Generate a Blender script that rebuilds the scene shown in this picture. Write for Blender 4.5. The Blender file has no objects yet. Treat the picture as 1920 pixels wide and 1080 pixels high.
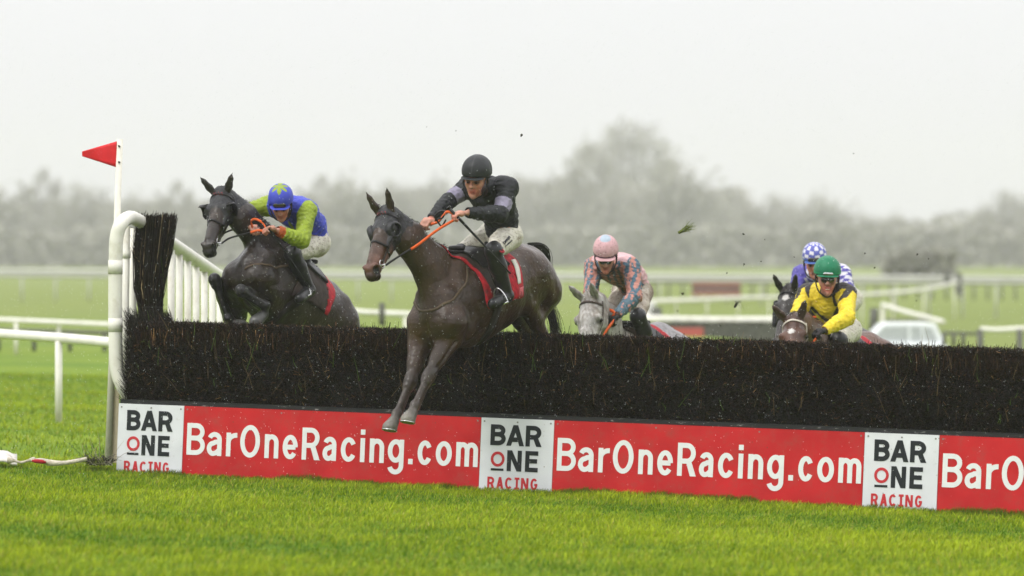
import bpy, bmesh, math, random
import numpy as np
from mathutils import Vector, Matrix
C = bpy.context.scene
COL = C.collection
R = math.radians
F = 8736.0            # focal length in photo pixels (1920 wide)
EYE = 1.85            # camera height
HOR = 495.0           # horizon row in the photo

# ---------------------------------------------------------------- camera, sky, sun, exposure
cam_d = bpy.data.cameras.new('camera'); cam = bpy.data.objects.new('camera', cam_d); COL.objects.link(cam)
cam.location = (0, 0, EYE)
cam.rotation_euler = (R(90) - math.atan((540 - HOR) / F), 0, 0)
cam_d.sensor_width = 36; cam_d.lens = F / 1920 * 36
cam_d.clip_start = 0.5; cam_d.clip_end = 6000
cam_d.dof.use_dof = True; cam_d.dof.focus_distance = 40.4; cam_d.dof.aperture_fstop = 1.8
C.camera = cam
SUN_EL, SUN_AZ = 48, -50        # azimuth: degrees from the view axis behind the camera, negative = left
w = bpy.data.worlds.new('World'); C.world = w; w.use_nodes = True
nt = w.node_tree; nt.nodes.clear()
out = nt.nodes.new('ShaderNodeOutputWorld'); bg = nt.nodes.new('ShaderNodeBackground')
sky = nt.nodes.new('ShaderNodeTexSky'); sky.sky_type = 'NISHITA'; sky.sun_disc = False
sky.sun_elevation = R(SUN_EL); sky.sun_rotation = R(180 + SUN_AZ); sky.dust_density = 4
hs = nt.nodes.new('ShaderNodeHueSaturation'); hs.inputs['Saturation'].default_value = 0.25
mul = nt.nodes.new('ShaderNodeMix'); mul.data_type = 'RGBA'; mul.blend_type = 'MIX'
mul.inputs['Factor'].default_value = 0.93
# overcast cloud layer: about three times brighter overhead than at the horizon
geo = nt.nodes.new('ShaderNodeNewGeometry'); sep = nt.nodes.new('ShaderNodeSeparateXYZ')
mr = nt.nodes.new('ShaderNodeMapRange'); mr.inputs['From Min'].default_value = 0; mr.inputs['From Max'].default_value = 1
mr.inputs['To Min'].default_value = 7.5; mr.inputs['To Max'].default_value = 21.5
cb = nt.nodes.new('ShaderNodeCombineColor')
tint = nt.nodes.new('ShaderNodeMix'); tint.data_type = 'RGBA'; tint.blend_type = 'MULTIPLY'; tint.inputs['Factor'].default_value = 1
tint.inputs[7].default_value = (0.980, 0.985, 1.01, 1)
L = nt.links.new
tc = nt.nodes.new('ShaderNodeTexCoord')
L(tc.outputs['Generated'], sep.inputs[0]); L(sep.outputs['Z'], mr.inputs['Value'])
for i in range(3): L(mr.outputs[0], cb.inputs[i])
L(cb.outputs[0], tint.inputs[6])
L(sky.outputs[0], hs.inputs['Color']); L(hs.outputs[0], mul.inputs[6]); L(tint.outputs[2], mul.inputs[7])
L(mul.outputs[2], bg.inputs[0]); bg.inputs[1].default_value = 0.11
L(bg.outputs[0], out.inputs[0])
sd = bpy.data.lights.new('sun', 'SUN'); sd.energy = 1.7; sd.angle = R(11); sd.color = (1, .98, .94)
so = bpy.data.objects.new('sun', sd); COL.objects.link(so)
az = R(SUN_AZ); sdir = Vector((math.sin(az) * math.cos(R(SUN_EL)), -math.cos(az) * math.cos(R(SUN_EL)), math.sin(R(SUN_EL))))
so.rotation_euler = sdir.to_track_quat('Z', 'Y').to_euler(); so.location = (-10, 0, 30)
C.view_settings.view_transform = 'Standard'; C.view_settings.look = 'None'
C.view_settings.gamma = 1; C.view_settings.use_curve_mapping = False; C.view_settings.exposure = 0.12
C.cycles.volume_bounces = 2; C.cycles.max_bounces = 6; C.cycles.transparent_max_bounces = 16

# ---------------------------------------------------------------- helpers
rng = np.random.default_rng(7); random.seed(7)
def P(px, py, Y):
    return np.array([(px - 960) * Y / F, Y, EYE - (py - HOR) * Y / F])
def V(*a): return np.array(a, float)
def nrm(v): v = np.asarray(v, float); return v / (np.linalg.norm(v) + 1e-12)
def tag(o, label=None, cat=None, group=None, kind=None):
    if label: o['label'] = label
    if cat: o['category'] = cat
    if group: o['group'] = group
    if kind: o['kind'] = kind
    return o
def empty(name, loc, label=None, cat=None, group=None):
    o = bpy.data.objects.new(name, None); COL.objects.link(o); o.location = loc
    o.empty_display_size = .2
    return tag(o, label, cat, group)
def link(name, me, parent=None):
    o = bpy.data.objects.new(name, me); COL.objects.link(o)
    if parent is not None:
        o.parent = parent; o.matrix_parent_inverse = Matrix.Translation(-Vector(parent.location))
    return o
def mesh_np(name, verts, faces, mat, parent=None, cols=None, smooth=True, sizes=None):
    """faces: (n,k) array or list of lists; cols: per-vertex rgb"""
    me = bpy.data.meshes.new(name)
    verts = np.asarray(verts, np.float32)
    if isinstance(faces, np.ndarray):
        n, k = faces.shape
        loops = faces.reshape(-1); starts = np.arange(0, n * k, k)
    else:
        n = len(faces); loops = np.array([i for f in faces for i in f]); ks = np.array([len(f) for f in faces]); starts = np.concatenate([[0], np.cumsum(ks)[:-1]])
    me.vertices.add(len(verts)); me.vertices.foreach_set('co', verts.ravel())
    me.loops.add(len(loops)); me.loops.foreach_set('vertex_index', loops.astype(np.int32))
    me.polygons.add(n); me.polygons.foreach_set('loop_start', starts.astype(np.int32))
    me.polygons.foreach_set('use_smooth', np.full(n, smooth))
    me.update(calc_edges=True); me.validate()
    if cols is not None and len(me.vertices) == len(verts):
        a = me.color_attributes.new('Col', 'FLOAT_COLOR', 'POINT')
        c = np.ones((len(verts), 4), np.float32); c[:, :3] = cols
        a.data.foreach_set('color', c.ravel())
    if mat: me.materials.append(mat)
    return link(name, me, parent)

def mat(name, col=(.5, .5, .5), rough=.6, vcol=False, noise=.15, nscale=20, bump=0., bscale=60, speck=None, metal=0, spec=.22, stretch=None, sheen=0, transl=0, coat=0, dirt=None):
    m = bpy.data.materials.new(name); m.use_nodes = True; t = m.node_tree; b = t.nodes['Principled BSDF']
    N = t.nodes.new; L = t.links.new
    b.inputs['Roughness'].default_value = rough; b.inputs['Metallic'].default_value = metal
    b.inputs['Specular IOR Level'].default_value = spec; b.inputs['Coat Weight'].default_value = coat
    co = N('ShaderNodeTexCoord').outputs['Object']
    if stretch:
        mp = N('ShaderNodeMapping'); mp.inputs['Scale'].default_value = stretch; L(co, mp.inputs[0]); co = mp.outputs[0]
    if vcol:
        a = N('ShaderNodeAttribute'); a.attribute_name = 'Col'; c = a.outputs['Color']
    else:
        rgb = N('ShaderNodeRGB'); rgb.outputs[0].default_value = (*col, 1); c = rgb.outputs[0]
    n = N('ShaderNodeTexNoise'); n.inputs['Scale'].default_value = nscale; n.inputs['Detail'].default_value = 5; L(co, n.inputs[0])
    r = N('ShaderNodeMapRange'); r.inputs['From Min'].default_value = .3; r.inputs['From Max'].default_value = .7
    r.inputs['To Min'].default_value = 1 - noise; r.inputs['To Max'].default_value = 1 + noise; L(n.outputs[0], r.inputs[0])
    mx = N('ShaderNodeMix'); mx.data_type = 'RGBA'; mx.blend_type = 'MULTIPLY'; mx.inputs[0].default_value = 1
    cc = N('ShaderNodeCombineColor')
    for i in range(3): L(r.outputs[0], cc.inputs[i])
    L(c, mx.inputs[6]); L(cc.outputs[0], mx.inputs[7]); c = mx.outputs[2]
    for sp in ([speck] if speck and not isinstance(speck, list) else (speck or [])):
        scol, sscale, thr, amt = sp
        v = N('ShaderNodeTexVoronoi'); v.inputs['Scale'].default_value = sscale; v.inputs['Randomness'].default_value = 1; L(co, v.inputs[0])
        lt = N('ShaderNodeMapRange'); lt.inputs['From Min'].default_value = thr; lt.inputs['From Max'].default_value = thr * .6
        lt.inputs['To Min'].default_value = 0; lt.inputs['To Max'].default_value = amt; L(v.outputs['Distance'], lt.inputs[0])
        # only a share of the cells carry a speck
        sc_ = N('ShaderNodeSeparateColor'); L(v.outputs['Color'], sc_.inputs[0])
        gt = N('ShaderNodeMath'); gt.operation = 'GREATER_THAN'; gt.inputs[1].default_value = .45; L(sc_.outputs[0], gt.inputs[0])
        mm = N('ShaderNodeMath'); mm.operation = 'MULTIPLY'; L(lt.outputs[0], mm.inputs[0]); L(gt.outputs[0], mm.inputs[1])
        m2 = N('ShaderNodeMix'); m2.data_type = 'RGBA'; L(mm.outputs[0], m2.inputs[0]); L(c, m2.inputs[6]); m2.inputs[7].default_value = (*scol, 1); c = m2.outputs[2]
    if dirt:
        dcol, dscale, lo, hi, amt = dirt
        n3 = N('ShaderNodeTexNoise'); n3.inputs['Scale'].default_value = dscale; n3.inputs['Detail'].default_value = 8; n3.inputs['Roughness'].default_value = .7; L(co, n3.inputs[0])
        r3 = N('ShaderNodeMapRange'); r3.inputs['From Min'].default_value = lo; r3.inputs['From Max'].default_value = hi; r3.inputs['To Max'].default_value = amt; L(n3.outputs[0], r3.inputs[0])
        m3 = N('ShaderNodeMix'); m3.data_type = 'RGBA'; L(r3.outputs[0], m3.inputs[0]); L(c, m3.inputs[6]); m3.inputs[7].default_value = (*dcol, 1); c = m3.outputs[2]
    L(c, b.inputs['Base Color'])
    rr = N('ShaderNodeMapRange'); rr.inputs['To Min'].default_value = max(rough - .12, .03); rr.inputs['To Max'].default_value = min(rough + .12, 1); L(n.outputs[0], rr.inputs[0]); L(rr.outputs[0], b.inputs['Roughness'])
    if bump:
        n2 = N('ShaderNodeTexNoise'); n2.inputs['Scale'].default_value = bscale; n2.inputs['Detail'].default_value = 6; L(co, n2.inputs[0])
        bp = N('ShaderNodeBump'); bp.inputs['Strength'].default_value = 1; bp.inputs['Distance'].default_value = bump; L(n2.outputs[0], bp.inputs['Height']); L(bp.outputs[0], b.inputs['Normal'])
    if sheen: b.inputs['Sheen Weight'].default_value = sheen
    if transl:
        o = t.nodes['Material Output']; tr = N('ShaderNodeBsdfTranslucent'); L(c, tr.inputs[0]); ms = N('ShaderNodeMixShader'); ms.inputs[0].default_value = transl
        L(b.outputs[0], ms.inputs[1]); L(tr.outputs[0], ms.inputs[2]); L(ms.outputs[0], o.inputs[0])
    return m

def box_vf(frame, x0, x1, y0, y1, z0, z1, inset=0):
    """frame(u,d,h)->world"""
    c = [(x0, y0, z0), (x1, y0, z0), (x1, y1, z0), (x0, y1, z0), (x0, y0, z1), (x1, y0, z1), (x1, y1, z1), (x0, y1, z1)]
    v = [frame(*p) for p in c]
    f = [[0, 3, 2, 1], [4, 5, 6, 7], [0, 1, 5, 4], [1, 2, 6, 5], [2, 3, 7, 6], [3, 0, 4, 7]]
    return v, f
def join_vf(parts):
    V_, F_ = [], []
    for v, f in parts:
        o = len(V_); V_ += list(v); F_ += [[i + o for i in q] for q in f]
    return np.array(V_), F_
ident = lambda x, y, z: V(x, y, z)

def smooth_path(pts, n=6):
    """Catmull-Rom through pts"""
    p = np.array(pts, float)
    if len(p) < 3: return p
    q = np.vstack([2 * p[0] - p[1], p, 2 * p[-1] - p[-2]]); o = []
    for i in range(1, len(q) - 2):
        for t in np.linspace(0, 1, n, endpoint=False):
            a, b, c, d = q[i - 1:i + 3]
            o.append(.5 * ((2 * b) + (-a + c) * t + (2 * a - 5 * b + 4 * c - d) * t * t + (-a + 3 * b - 3 * c + d) * t ** 3))
    o.append(p[-1]); return np.array(o)
def tube_vf(pts, rad, sides=10, caps=True, flat=None):
    pts = np.array(pts, float); n = len(pts); rad = np.full(n, rad) if np.isscalar(rad) else np.array(rad, float)
    t = np.gradient(pts, axis=0); t /= np.linalg.norm(t, axis=1)[:, None] + 1e-12
    up = V(0, 0, 1) if abs(t[0][2]) < .9 else V(1, 0, 0)
    a = nrm(np.cross(t[0], up)); vs = []
    for i in range(n):
        a = nrm(a - t[i] * np.dot(a, t[i])); b = np.cross(t[i], a)
        for k in range(sides):
            g = 2 * math.pi * k / sides
            vs.append(pts[i] + rad[i] * (math.cos(g) * a + math.sin(g) * b))
    fs = [[i * sides + k, i * sides + (k + 1) % sides, (i + 1) * sides + (k + 1) % sides, (i + 1) * sides + k] for i in range(n - 1) for k in range(sides)]
    if caps: fs += [list(range(sides))[::-1], [(n - 1) * sides + k for k in range(sides)]]
    return vs, fs
def strands(name, lines, rad, mat_, parent=None, cols=None):
    """lines (n,m,3) arrays, rad (n,m); thin three-sided tapered stems, one mesh"""
    lines = np.asarray(lines, float); n, m, _ = lines.shape; rad = np.broadcast_to(rad, (n, m))
    t = np.gradient(lines, axis=1); t /= np.linalg.norm(t, axis=2)[..., None] + 1e-12
    ref = rng.normal(size=(n, 1, 3)); a = np.cross(t, ref); a /= np.linalg.norm(a, axis=2)[..., None] + 1e-12; b = np.cross(t, a)
    vs = np.zeros((n, m, 3, 3))
    for k in range(3):
        g = 2 * math.pi * k / 3
        vs[:, :, k] = lines + rad[..., None] * (math.cos(g) * a + math.sin(g) * b)
    idx = np.arange(n * m * 3).reshape(n, m, 3); fs = []
    for k in range(3):
        k2 = (k + 1) % 3
        fs.append(np.stack([idx[:, :-1, k], idx[:, :-1, k2], idx[:, 1:, k2], idx[:, 1:, k]], -1).reshape(-1, 4))
    cc = None
    if cols is not None: cc = np.repeat(np.asarray(cols)[:, None, :], m * 3, 1).reshape(-1, 3)
    return mesh_np(name, vs.reshape(-1, 3), np.concatenate(fs), mat_, parent, cc)

# ---- signed distance modelling: smooth union of tapered capsules -> one continuous surface
class SDF:
    def __init__(s): s.pr = []; s.cuts = []; s.noise = None
    def cone(s, a, b, ra, rb, k=.03, flat=None, ratio=1., col=None, sub=False):
        s.pr.append((np.array(a, float), np.array(b, float), ra, rb, k, None if flat is None else nrm(flat), ratio, col, sub)); return s
    def ball(s, a, r, k=.03, flat=None, ratio=1., col=None, sub=False): return s.cone(a, np.array(a, float) + V(1e-5, 0, 0), r, r, k, flat, ratio, col, sub)
    def chain(s, pts, rs, k=.03, flat=None, ratio=1., col=None):
        for i in range(len(pts) - 1):
            rt = ratio[i] if isinstance(ratio, (list, tuple)) else ratio
            s.cone(pts[i], pts[i + 1], rs[i], rs[i + 1], k, flat, rt, col)
        return s
    def cut(s, p, n): s.cuts.append((np.array(p, float), nrm(n))); return s
    @staticmethod
    def dist(q, x, y, z):
        a, b, ra, rb, k, fl, ratio, col, sub = q
        px, py, pz = x - a[0], y - a[1], z - a[2]; ba = b - a
        if fl is not None:
            g = 1 / ratio - 1
            m = (px * fl[0] + py * fl[1] + pz * fl[2]) * g
            px, py, pz = px + m * fl[0], py + m * fl[1], pz + m * fl[2]
            ba = ba + np.dot(ba, fl) * g * fl
        l2 = max(float(np.dot(ba, ba)), 1e-9)
        t = np.clip((px * ba[0] + py * ba[1] + pz * ba[2]) / l2, 0, 1)
        return np.sqrt((px - ba[0] * t) ** 2 + (py - ba[1] * t) ** 2 + (pz - ba[2] * t) ** 2) - (ra + (rb - ra) * t)
    def field(s, p, off=0.):
        p = np.asarray(p, float); x, y, z = p[..., 0], p[..., 1], p[..., 2]
        f = np.full(x.shape, 1.0)
        for q in s.pr: f = s._comb(f, s.dist(q, x, y, z), q[4], q[8])
        f = f - off
        for c, n in s.cuts: f = np.maximum(f, (p - c) @ n)
        return f
    @staticmethod
    def _comb(f, d, k, sub):
        if sub: d = -d; h = np.maximum(k - np.abs(f - d), 0); return np.maximum(f, d) + h * h / (4 * k)
        h = np.maximum(k - np.abs(f - d), 0); return np.minimum(f, d) - h * h / (4 * k)
    def mesh(s, h=.01, off=0.):
        rr = [max(q[2], q[3]) * max(1, q[6]) + off + q[4] + 3 * h for q in s.pr]
        pos = [i for i, q in enumerate(s.pr) if not q[8]]
        lo = np.min([np.minimum(s.pr[i][0], s.pr[i][1]) - rr[i] for i in pos], 0); hi = np.max([np.maximum(s.pr[i][0], s.pr[i][1]) + rr[i] for i in pos], 0)
        n = np.ceil((hi - lo) / h).astype(int) + 1
        ax = [(lo[i] + np.arange(n[i]) * h).astype(np.float32) for i in range(3)]
        f = np.full(n, 1.0, np.float32)
        for i, q in enumerate(s.pr):
            a = np.minimum(q[0], q[1]) - rr[i]; b = np.maximum(q[0], q[1]) + rr[i]
            i0 = np.clip(np.floor((a - lo) / h).astype(int), 0, n - 1); i1 = np.clip(np.ceil((b - lo) / h).astype(int) + 1, 1, n)
            if (i1 <= i0).any(): continue
            sl = tuple(slice(i0[j], i1[j]) for j in range(3))
            d = s.dist(q, ax[0][sl[0]][:, None, None], ax[1][sl[1]][None, :, None], ax[2][sl[2]][None, None, :]).astype(np.float32)
            f[sl] = s._comb(f[sl], d, q[4], q[8])
        f -= off
        if s.noise is not None:
            m = np.abs(f) < .05; I = np.nonzero(m)
            pp = np.stack([ax[j][I[j]] for j in range(3)], -1); f[I] += s.noise(pp).astype(np.float32)
        for c, nn in s.cuts:
            f = np.maximum(f, ((ax[0] - c[0]) * nn[0])[:, None, None] + ((ax[1] - c[1]) * nn[1])[None, :, None] + ((ax[2] - c[2]) * nn[2])[None, None, :]).astype(np.float32)
        return surface_nets(f, lo, h)
    def colours(s, v, default, sigma=.015):
        acc = np.zeros((len(v), 3)); W = np.zeros(len(v))
        x, y, z = v.T
        for q in s.pr:
            if q[8]: continue
            c = np.array(q[7] if q[7] is not None else default)
            wt = np.exp(-np.clip(s.dist(q, x, y, z), -.02, 1) / sigma) + 1e-12
            acc += wt[:, None] * c; W += wt
        return acc / W[:, None]
    def grad(s, p, e=.004):
        g = np.zeros_like(p)
        for i in range(3):
            d = np.zeros(3); d[i] = e; g[:, i] = s.field(p + d) - s.field(p - d)
        return g / (np.linalg.norm(g, axis=1)[:, None] + 1e-9)
    def project(s, p, off=0., it=8):
        p = np.array(p, float)
        for _ in range(it): p = p - (s.field(p) - off)[:, None] * s.grad(p) * .8
        return p

def surface_nets(f, lo, h):
    s = f < 0
    nx, ny, nz = f.shape
    cnt = np.zeros((nx - 1, ny - 1, nz - 1), np.int8)
    for i in (0, 1):
        for j in (0, 1):
            for k in (0, 1): cnt += s[i:nx - 1 + i, j:ny - 1 + j, k:nz - 1 + k]
    act = (cnt > 0) & (cnt < 8); I = np.array(np.nonzero(act)).T
    ids = np.full(act.shape, -1, np.int32); ids[act] = np.arange(len(I))
    acc = np.zeros((len(I), 3)); w_ = np.zeros(len(I))
    cor = [(i, j, k) for i in (0, 1) for j in (0, 1) for k in (0, 1)]
    vals = {c: f[I[:, 0] + c[0], I[:, 1] + c[1], I[:, 2] + c[2]].astype(float) for c in cor}
    for c in cor:
        for a in range(3):
            if c[a] == 0:
                d = list(c); d[a] = 1; d = tuple(d); va, vb = vals[c], vals[d]
                m = (va < 0) != (vb < 0); t = np.where(m, va / (va - vb + 1e-20), 0)
                p = np.array(c, float)[None, :].repeat(len(I), 0); p[:, a] += t
                acc[m] += p[m]; w_[m] += 1
    v = lo + (I + acc / w_[:, None]) * h
    quads = []
    for a in range(3):
        b, c = (a + 1) % 3, (a + 2) % 3
        s0 = [slice(None)] * 3; s1 = [slice(None)] * 3; s0[a] = slice(0, -1); s1[a] = slice(1, None)
        e0, e1 = s[tuple(s0)], s[tuple(s1)]
        ch = np.array(np.nonzero(e0 != e1)).T
        ok = (ch[:, b] > 0) & (ch[:, c] > 0) & (ch[:, b] < f.shape[b] - 1) & (ch[:, c] < f.shape[c] - 1); ch = ch[ok]
        ins = e0[tuple(ch.T)]
        def g(db, dc):
            q = ch.copy(); q[:, b] -= db; q[:, c] -= dc; return ids[tuple(q.T)]
        q = np.stack([g(1, 1), g(0, 1), g(0, 0), g(1, 0)], -1)
        q[~ins] = q[~ins][:, ::-1]; quads.append(q)
    q = np.concatenate(quads)
    return v, q[(q >= 0).all(1)]

def sdf_obj(name, s, m, parent, h=.01, off=0., default=(.5, .5, .5), paint=None, sigma=.015):
    v, q = s.mesh(h, off)
    c = s.colours(v, default, sigma)
    if paint is not None: c = paint(v, c)
    return mesh_np(name, v, q, m, parent, c)

def fnoise(p, sc, seed=0):
    """cheap smooth pseudo noise in [-1,1]"""
    r_ = np.random.default_rng(seed); o = 0; am = 0
    for i in range(5):
        k = r_.normal(size=3) * sc * (1 + .6 * i); m2 = r_.normal(size=3) * sc * .7; ph = r_.uniform(0, 6.28, 2)
        a = 1 / (1 + .5 * i); o = o + a * np.sin(p @ k + ph[0] + 1.3 * np.sin(p @ m2 + ph[1])); am += a
    return o / am
def sstep(a, b, x):
    t = np.clip((np.asarray(x, float) - a) / (b - a), 0, 1); return t * t * (3 - 2 * t)

def ribbon(pts, nor, width, thick):
    """strap along pts lying on normals nor"""
    pts = np.array(pts); t = np.gradient(pts, axis=0); t /= np.linalg.norm(t, axis=1)[:, None] + 1e-9
    b = np.cross(t, nor); b /= np.linalg.norm(b, axis=1)[:, None] + 1e-9
    vs = []
    for i in range(len(pts)):
        for sb, sn in ((-1, 0), (1, 0), (1, 1), (-1, 1)): vs.append(pts[i] + b[i] * sb * width / 2 + nor[i] * sn * thick)
    fs = [[i * 4 + k, i * 4 + (k + 1) % 4, (i + 1) * 4 + (k + 1) % 4, (i + 1) * 4 + k] for i in range(len(pts) - 1) for k in range(4)]
    fs += [[3, 2, 1, 0], [len(vs) - 4, len(vs) - 3, len(vs) - 2, len(vs) - 1]]
    return vs, fs
# ---------------------------------------------------------------- terrain
def gz(x, y):
    x = np.asarray(x, float); y = np.asarray(y, float)
    tilt = -.0315 * (x + 3.6) * (1 - sstep(60, 110, y)) * (sstep(-40, 0, y))
    tilt = np.clip(tilt, -.35, .35)
    far = np.interp(y, [0, 60, 200, 300, 620, 930, 2500], [0, 0, .28, .5, 1.1, 1.45, 2.2])
    dip = -1.15 * sstep(68, 100, y) * (1 - sstep(150, 240, y)) * sstep(2, 7, x * 60 / np.maximum(y, 1))
    beh = -.2 * sstep(42.5, 44.5, y) * (1 - sstep(60, 75, y)) * sstep(0, 2.5, x)
    bumps = .012 * np.sin(x * 2.1 + .6 * y) * np.sin(y * 1.3) + .02 * np.sin(x * .35 + 1) * np.sin(y * .21)
    return -.04 + tilt + far + dip + beh + bumps * (y < 70)

m_ground = bpy.data.materials.new('turf'); m_ground.use_nodes = True
def _turf():
    t = m_ground.node_tree; b = t.nodes['Principled BSDF']; N = t.nodes.new; L = t.links.new
    b.inputs['Roughness'].default_value = .85; b.inputs['Specular IOR Level'].default_value = .08
    g = N('ShaderNodeNewGeometry').outputs['Position']
    n1 = N('ShaderNodeTexNoise'); n1.inputs['Scale'].default_value = .25; n1.inputs['Detail'].default_value = 8; L(g, n1.inputs[0])
    n2 = N('ShaderNodeTexNoise'); n2.inputs['Scale'].default_value = 6; n2.inputs['Detail'].default_value = 8; n2.inputs['Roughness'].default_value = .7; L(g, n2.inputs[0])
    r1 = N('ShaderNodeValToRGB'); e = r1.color_ramp.elements
    e[0].position = .35; e[0].color = (.085, .165, .010, 1); e[1].position = .65; e[1].color = (.165, .235, .015, 1); L(n1.outputs[0], r1.inputs[0])
    r2 = N('ShaderNodeMapRange'); r2.inputs['From Min'].default_value = .3; r2.inputs['From Max'].default_value = .7; r2.inputs['To Min'].default_value = .7; r2.inputs['To Max'].default_value = 1.3; L(n2.outputs[0], r2.inputs[0])
    cc = N('ShaderNodeCombineColor'); [L(r2.outputs[0], cc.inputs[i]) for i in range(3)]
    mx = N('ShaderNodeMix'); mx.data_type = 'RGBA'; mx.blend_type = 'MULTIPLY'; mx.inputs[0].default_value = 1
    L(r1.outputs[0], mx.inputs[6]); L(cc.outputs[0], mx.inputs[7]); 
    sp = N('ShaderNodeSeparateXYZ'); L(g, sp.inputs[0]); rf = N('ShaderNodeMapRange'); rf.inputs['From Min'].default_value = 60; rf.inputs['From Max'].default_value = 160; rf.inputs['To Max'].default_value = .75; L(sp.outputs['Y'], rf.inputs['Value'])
    m4 = N('ShaderNodeMix'); m4.data_type = 'RGBA'; L(rf.outputs[0], m4.inputs[0]); L(mx.outputs[2], m4.inputs[6]); m4.inputs[7].default_value = (.170, .195, .055, 1); L(m4.outputs[2], b.inputs['Base Color'])  # far turf turns paler: distance haze mixed into its colour
    bp = N('ShaderNodeBump'); bp.inputs['Distance'].default_value = .05; L(n2.outputs[0], bp.inputs['Height']); L(bp.outputs[0], b.inputs['Normal'])
_turf()
def build_ground():
    xs = np.concatenate([-np.geomspace(1800, 8, 40), np.linspace(-7.6, 7.6, 96), np.geomspace(8, 1800, 40)])
    ys = np.concatenate([[-60, -20, 0, 10, 20], np.linspace(24, 75, 180), np.geomspace(76, 3000, 90)])
    X, Y = np.meshgrid(xs, ys, indexing='ij'); Z = gz(X, Y)
    v = np.stack([X, Y, Z], -1).reshape(-1, 3); n, m = X.shape
    i = np.arange(n * m).reshape(n, m)
    f = np.stack([i[:-1, :-1], i[1:, :-1], i[1:, 1:], i[:-1, 1:]], -1).reshape(-1, 4)
    tag(mesh_np('ground', v, f, m_ground), kind='structure')
build_ground()

# haze over the whole course
def build_haze():
    v, f = box_vf(ident, -1000, 1000, -30, 1600, -4, 42)
    m = bpy.data.materials.new('haze_air'); m.use_nodes = True; t = m.node_tree; t.nodes.clear()
    o = t.nodes.new('ShaderNodeOutputMaterial'); p = t.nodes.new('ShaderNodeVolumePrincipled')
    p.inputs['Color'].default_value = (.985, .97, .985, 1); p.inputs['Density'].default_value = .0005; p.inputs['Anisotropy'].default_value = 0.6
    t.links.new(p.outputs[0], o.inputs['Volume'])
    tag(mesh_np('haze', np.array(v), f, m, smooth=False), kind='stuff')
build_haze()

# ---------------------------------------------------------------- fence frame
TH = R(21.5)
FN = V(math.sin(TH), math.cos(TH), 0); FU = V(math.cos(TH), -math.sin(TH), -.024); FUP = nrm(V(.040, -.01, 1))
F0 = P(215, 495, 42.0); F0[2] = -.055
def FW(u, d, h): return F0 + FU * u + FN * d + FUP * h
def ux(px, h=.5):
    """fence coordinate under a photo column"""
    s = (px - 960) / F; o = F0 + FUP * h
    return (s * o[1] - o[0]) / (FU[0] - s * FU[1])

# ---------------------------------------------------------------- turf blades
m_grass = mat('grass_blade', vcol=True, rough=.5, noise=.1, spec=.12, transl=.22)
def grass(name, n, xr, yr, hgt, wid, label, reject=None):
    y = yr[0] + (yr[1] - yr[0]) * rng.random(n) ** .9; x = xr[0] + (xr[1] - xr[0]) * rng.random(n)
    keep = np.abs(x) < y * 960 / F + 1.6
    if reject is not None: keep &= ~reject(x, y)
    x, y = x[keep], y[keep]; n = len(x)
    p2 = np.stack([x, y, 0 * x], -1)
    cl = fnoise(p2, 2.2, 3) * .5 + fnoise(p2, 7, 4) * .5
    cl2 = fnoise(p2, .7, 5)
    H = hgt * (.60 + .60 * cl + .6 * rng.random(n)) * (1 + .35 * cl2); H = np.maximum(H, hgt * .35)
    wd = wid * (.7 + .6 * rng.random(n))
    th = rng.uniform(0, 2 * math.pi, n); lean = rng.normal(0, .38, (n, 2)) + np.array([.16, 0]) + .25 * np.stack([fnoise(p2, 3, 8), fnoise(p2, 3, 9)], -1)
    wx, wy = np.cos(th) * wd / 2, np.sin(th) * wd / 2
    b = np.stack([x, y, gz(x, y) - .01], -1)
    mid = b + np.stack([lean[:, 0] * H * .35, lean[:, 1] * H * .35, H * .6], -1)
    tip = b + np.stack([lean[:, 0] * H * 1.0, lean[:, 1] * H, H * (1 - .12 * (lean ** 2).sum(1))], -1)
    wv = np.stack([wx, wy, 0 * wx], -1)
    v = np.stack([b - wv, b + wv, mid + wv * .8, mid - wv * .8, tip], 1).reshape(-1, 3)
    o = np.arange(n)[:, None] * 5
    tri = np.concatenate([np.concatenate([o + 0, o + 1, o + 2], 1), np.concatenate([o + 0, o + 2, o + 3], 1), np.concatenate([o + 3, o + 2, o + 4], 1)])
    t = np.clip(.5 + .5 * cl2 + .45 * cl + rng.normal(0, .28, n), 0, 1)[:, None]
    c = (1 - t) * np.array([.062, .150, .006]) + t * np.array([.34, .41, .014])
    dry = rng.random(n) < .05; c[dry] = np.array([.34, .30, .06])
    c = np.repeat(c * (.8 + .4 * rng.random((n, 1))), 5, 0).reshape(n, 5, 3)
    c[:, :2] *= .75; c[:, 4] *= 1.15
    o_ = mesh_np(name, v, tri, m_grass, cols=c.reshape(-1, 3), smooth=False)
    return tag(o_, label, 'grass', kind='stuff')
def behind_fence(x, y):
    s = ((x - F0[0]) * FN[0] + (y - F0[1]) * FN[1]); u = ((x - F0[0]) * math.cos(TH) - (y - F0[1]) * math.sin(TH))
    return (s > .05) & (u > .1)
grass('grass', 330000, (-6.4, 6.4), (26.5, 44), .056, .0075, 'short bright green turf of cut grass blades in front of the jump', behind_fence)
grass('grass', 40000, (-8.5, -2.4), (44, 74), .06, .011, 'paler turf of grass blades beyond the left rail', behind_fence)
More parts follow.
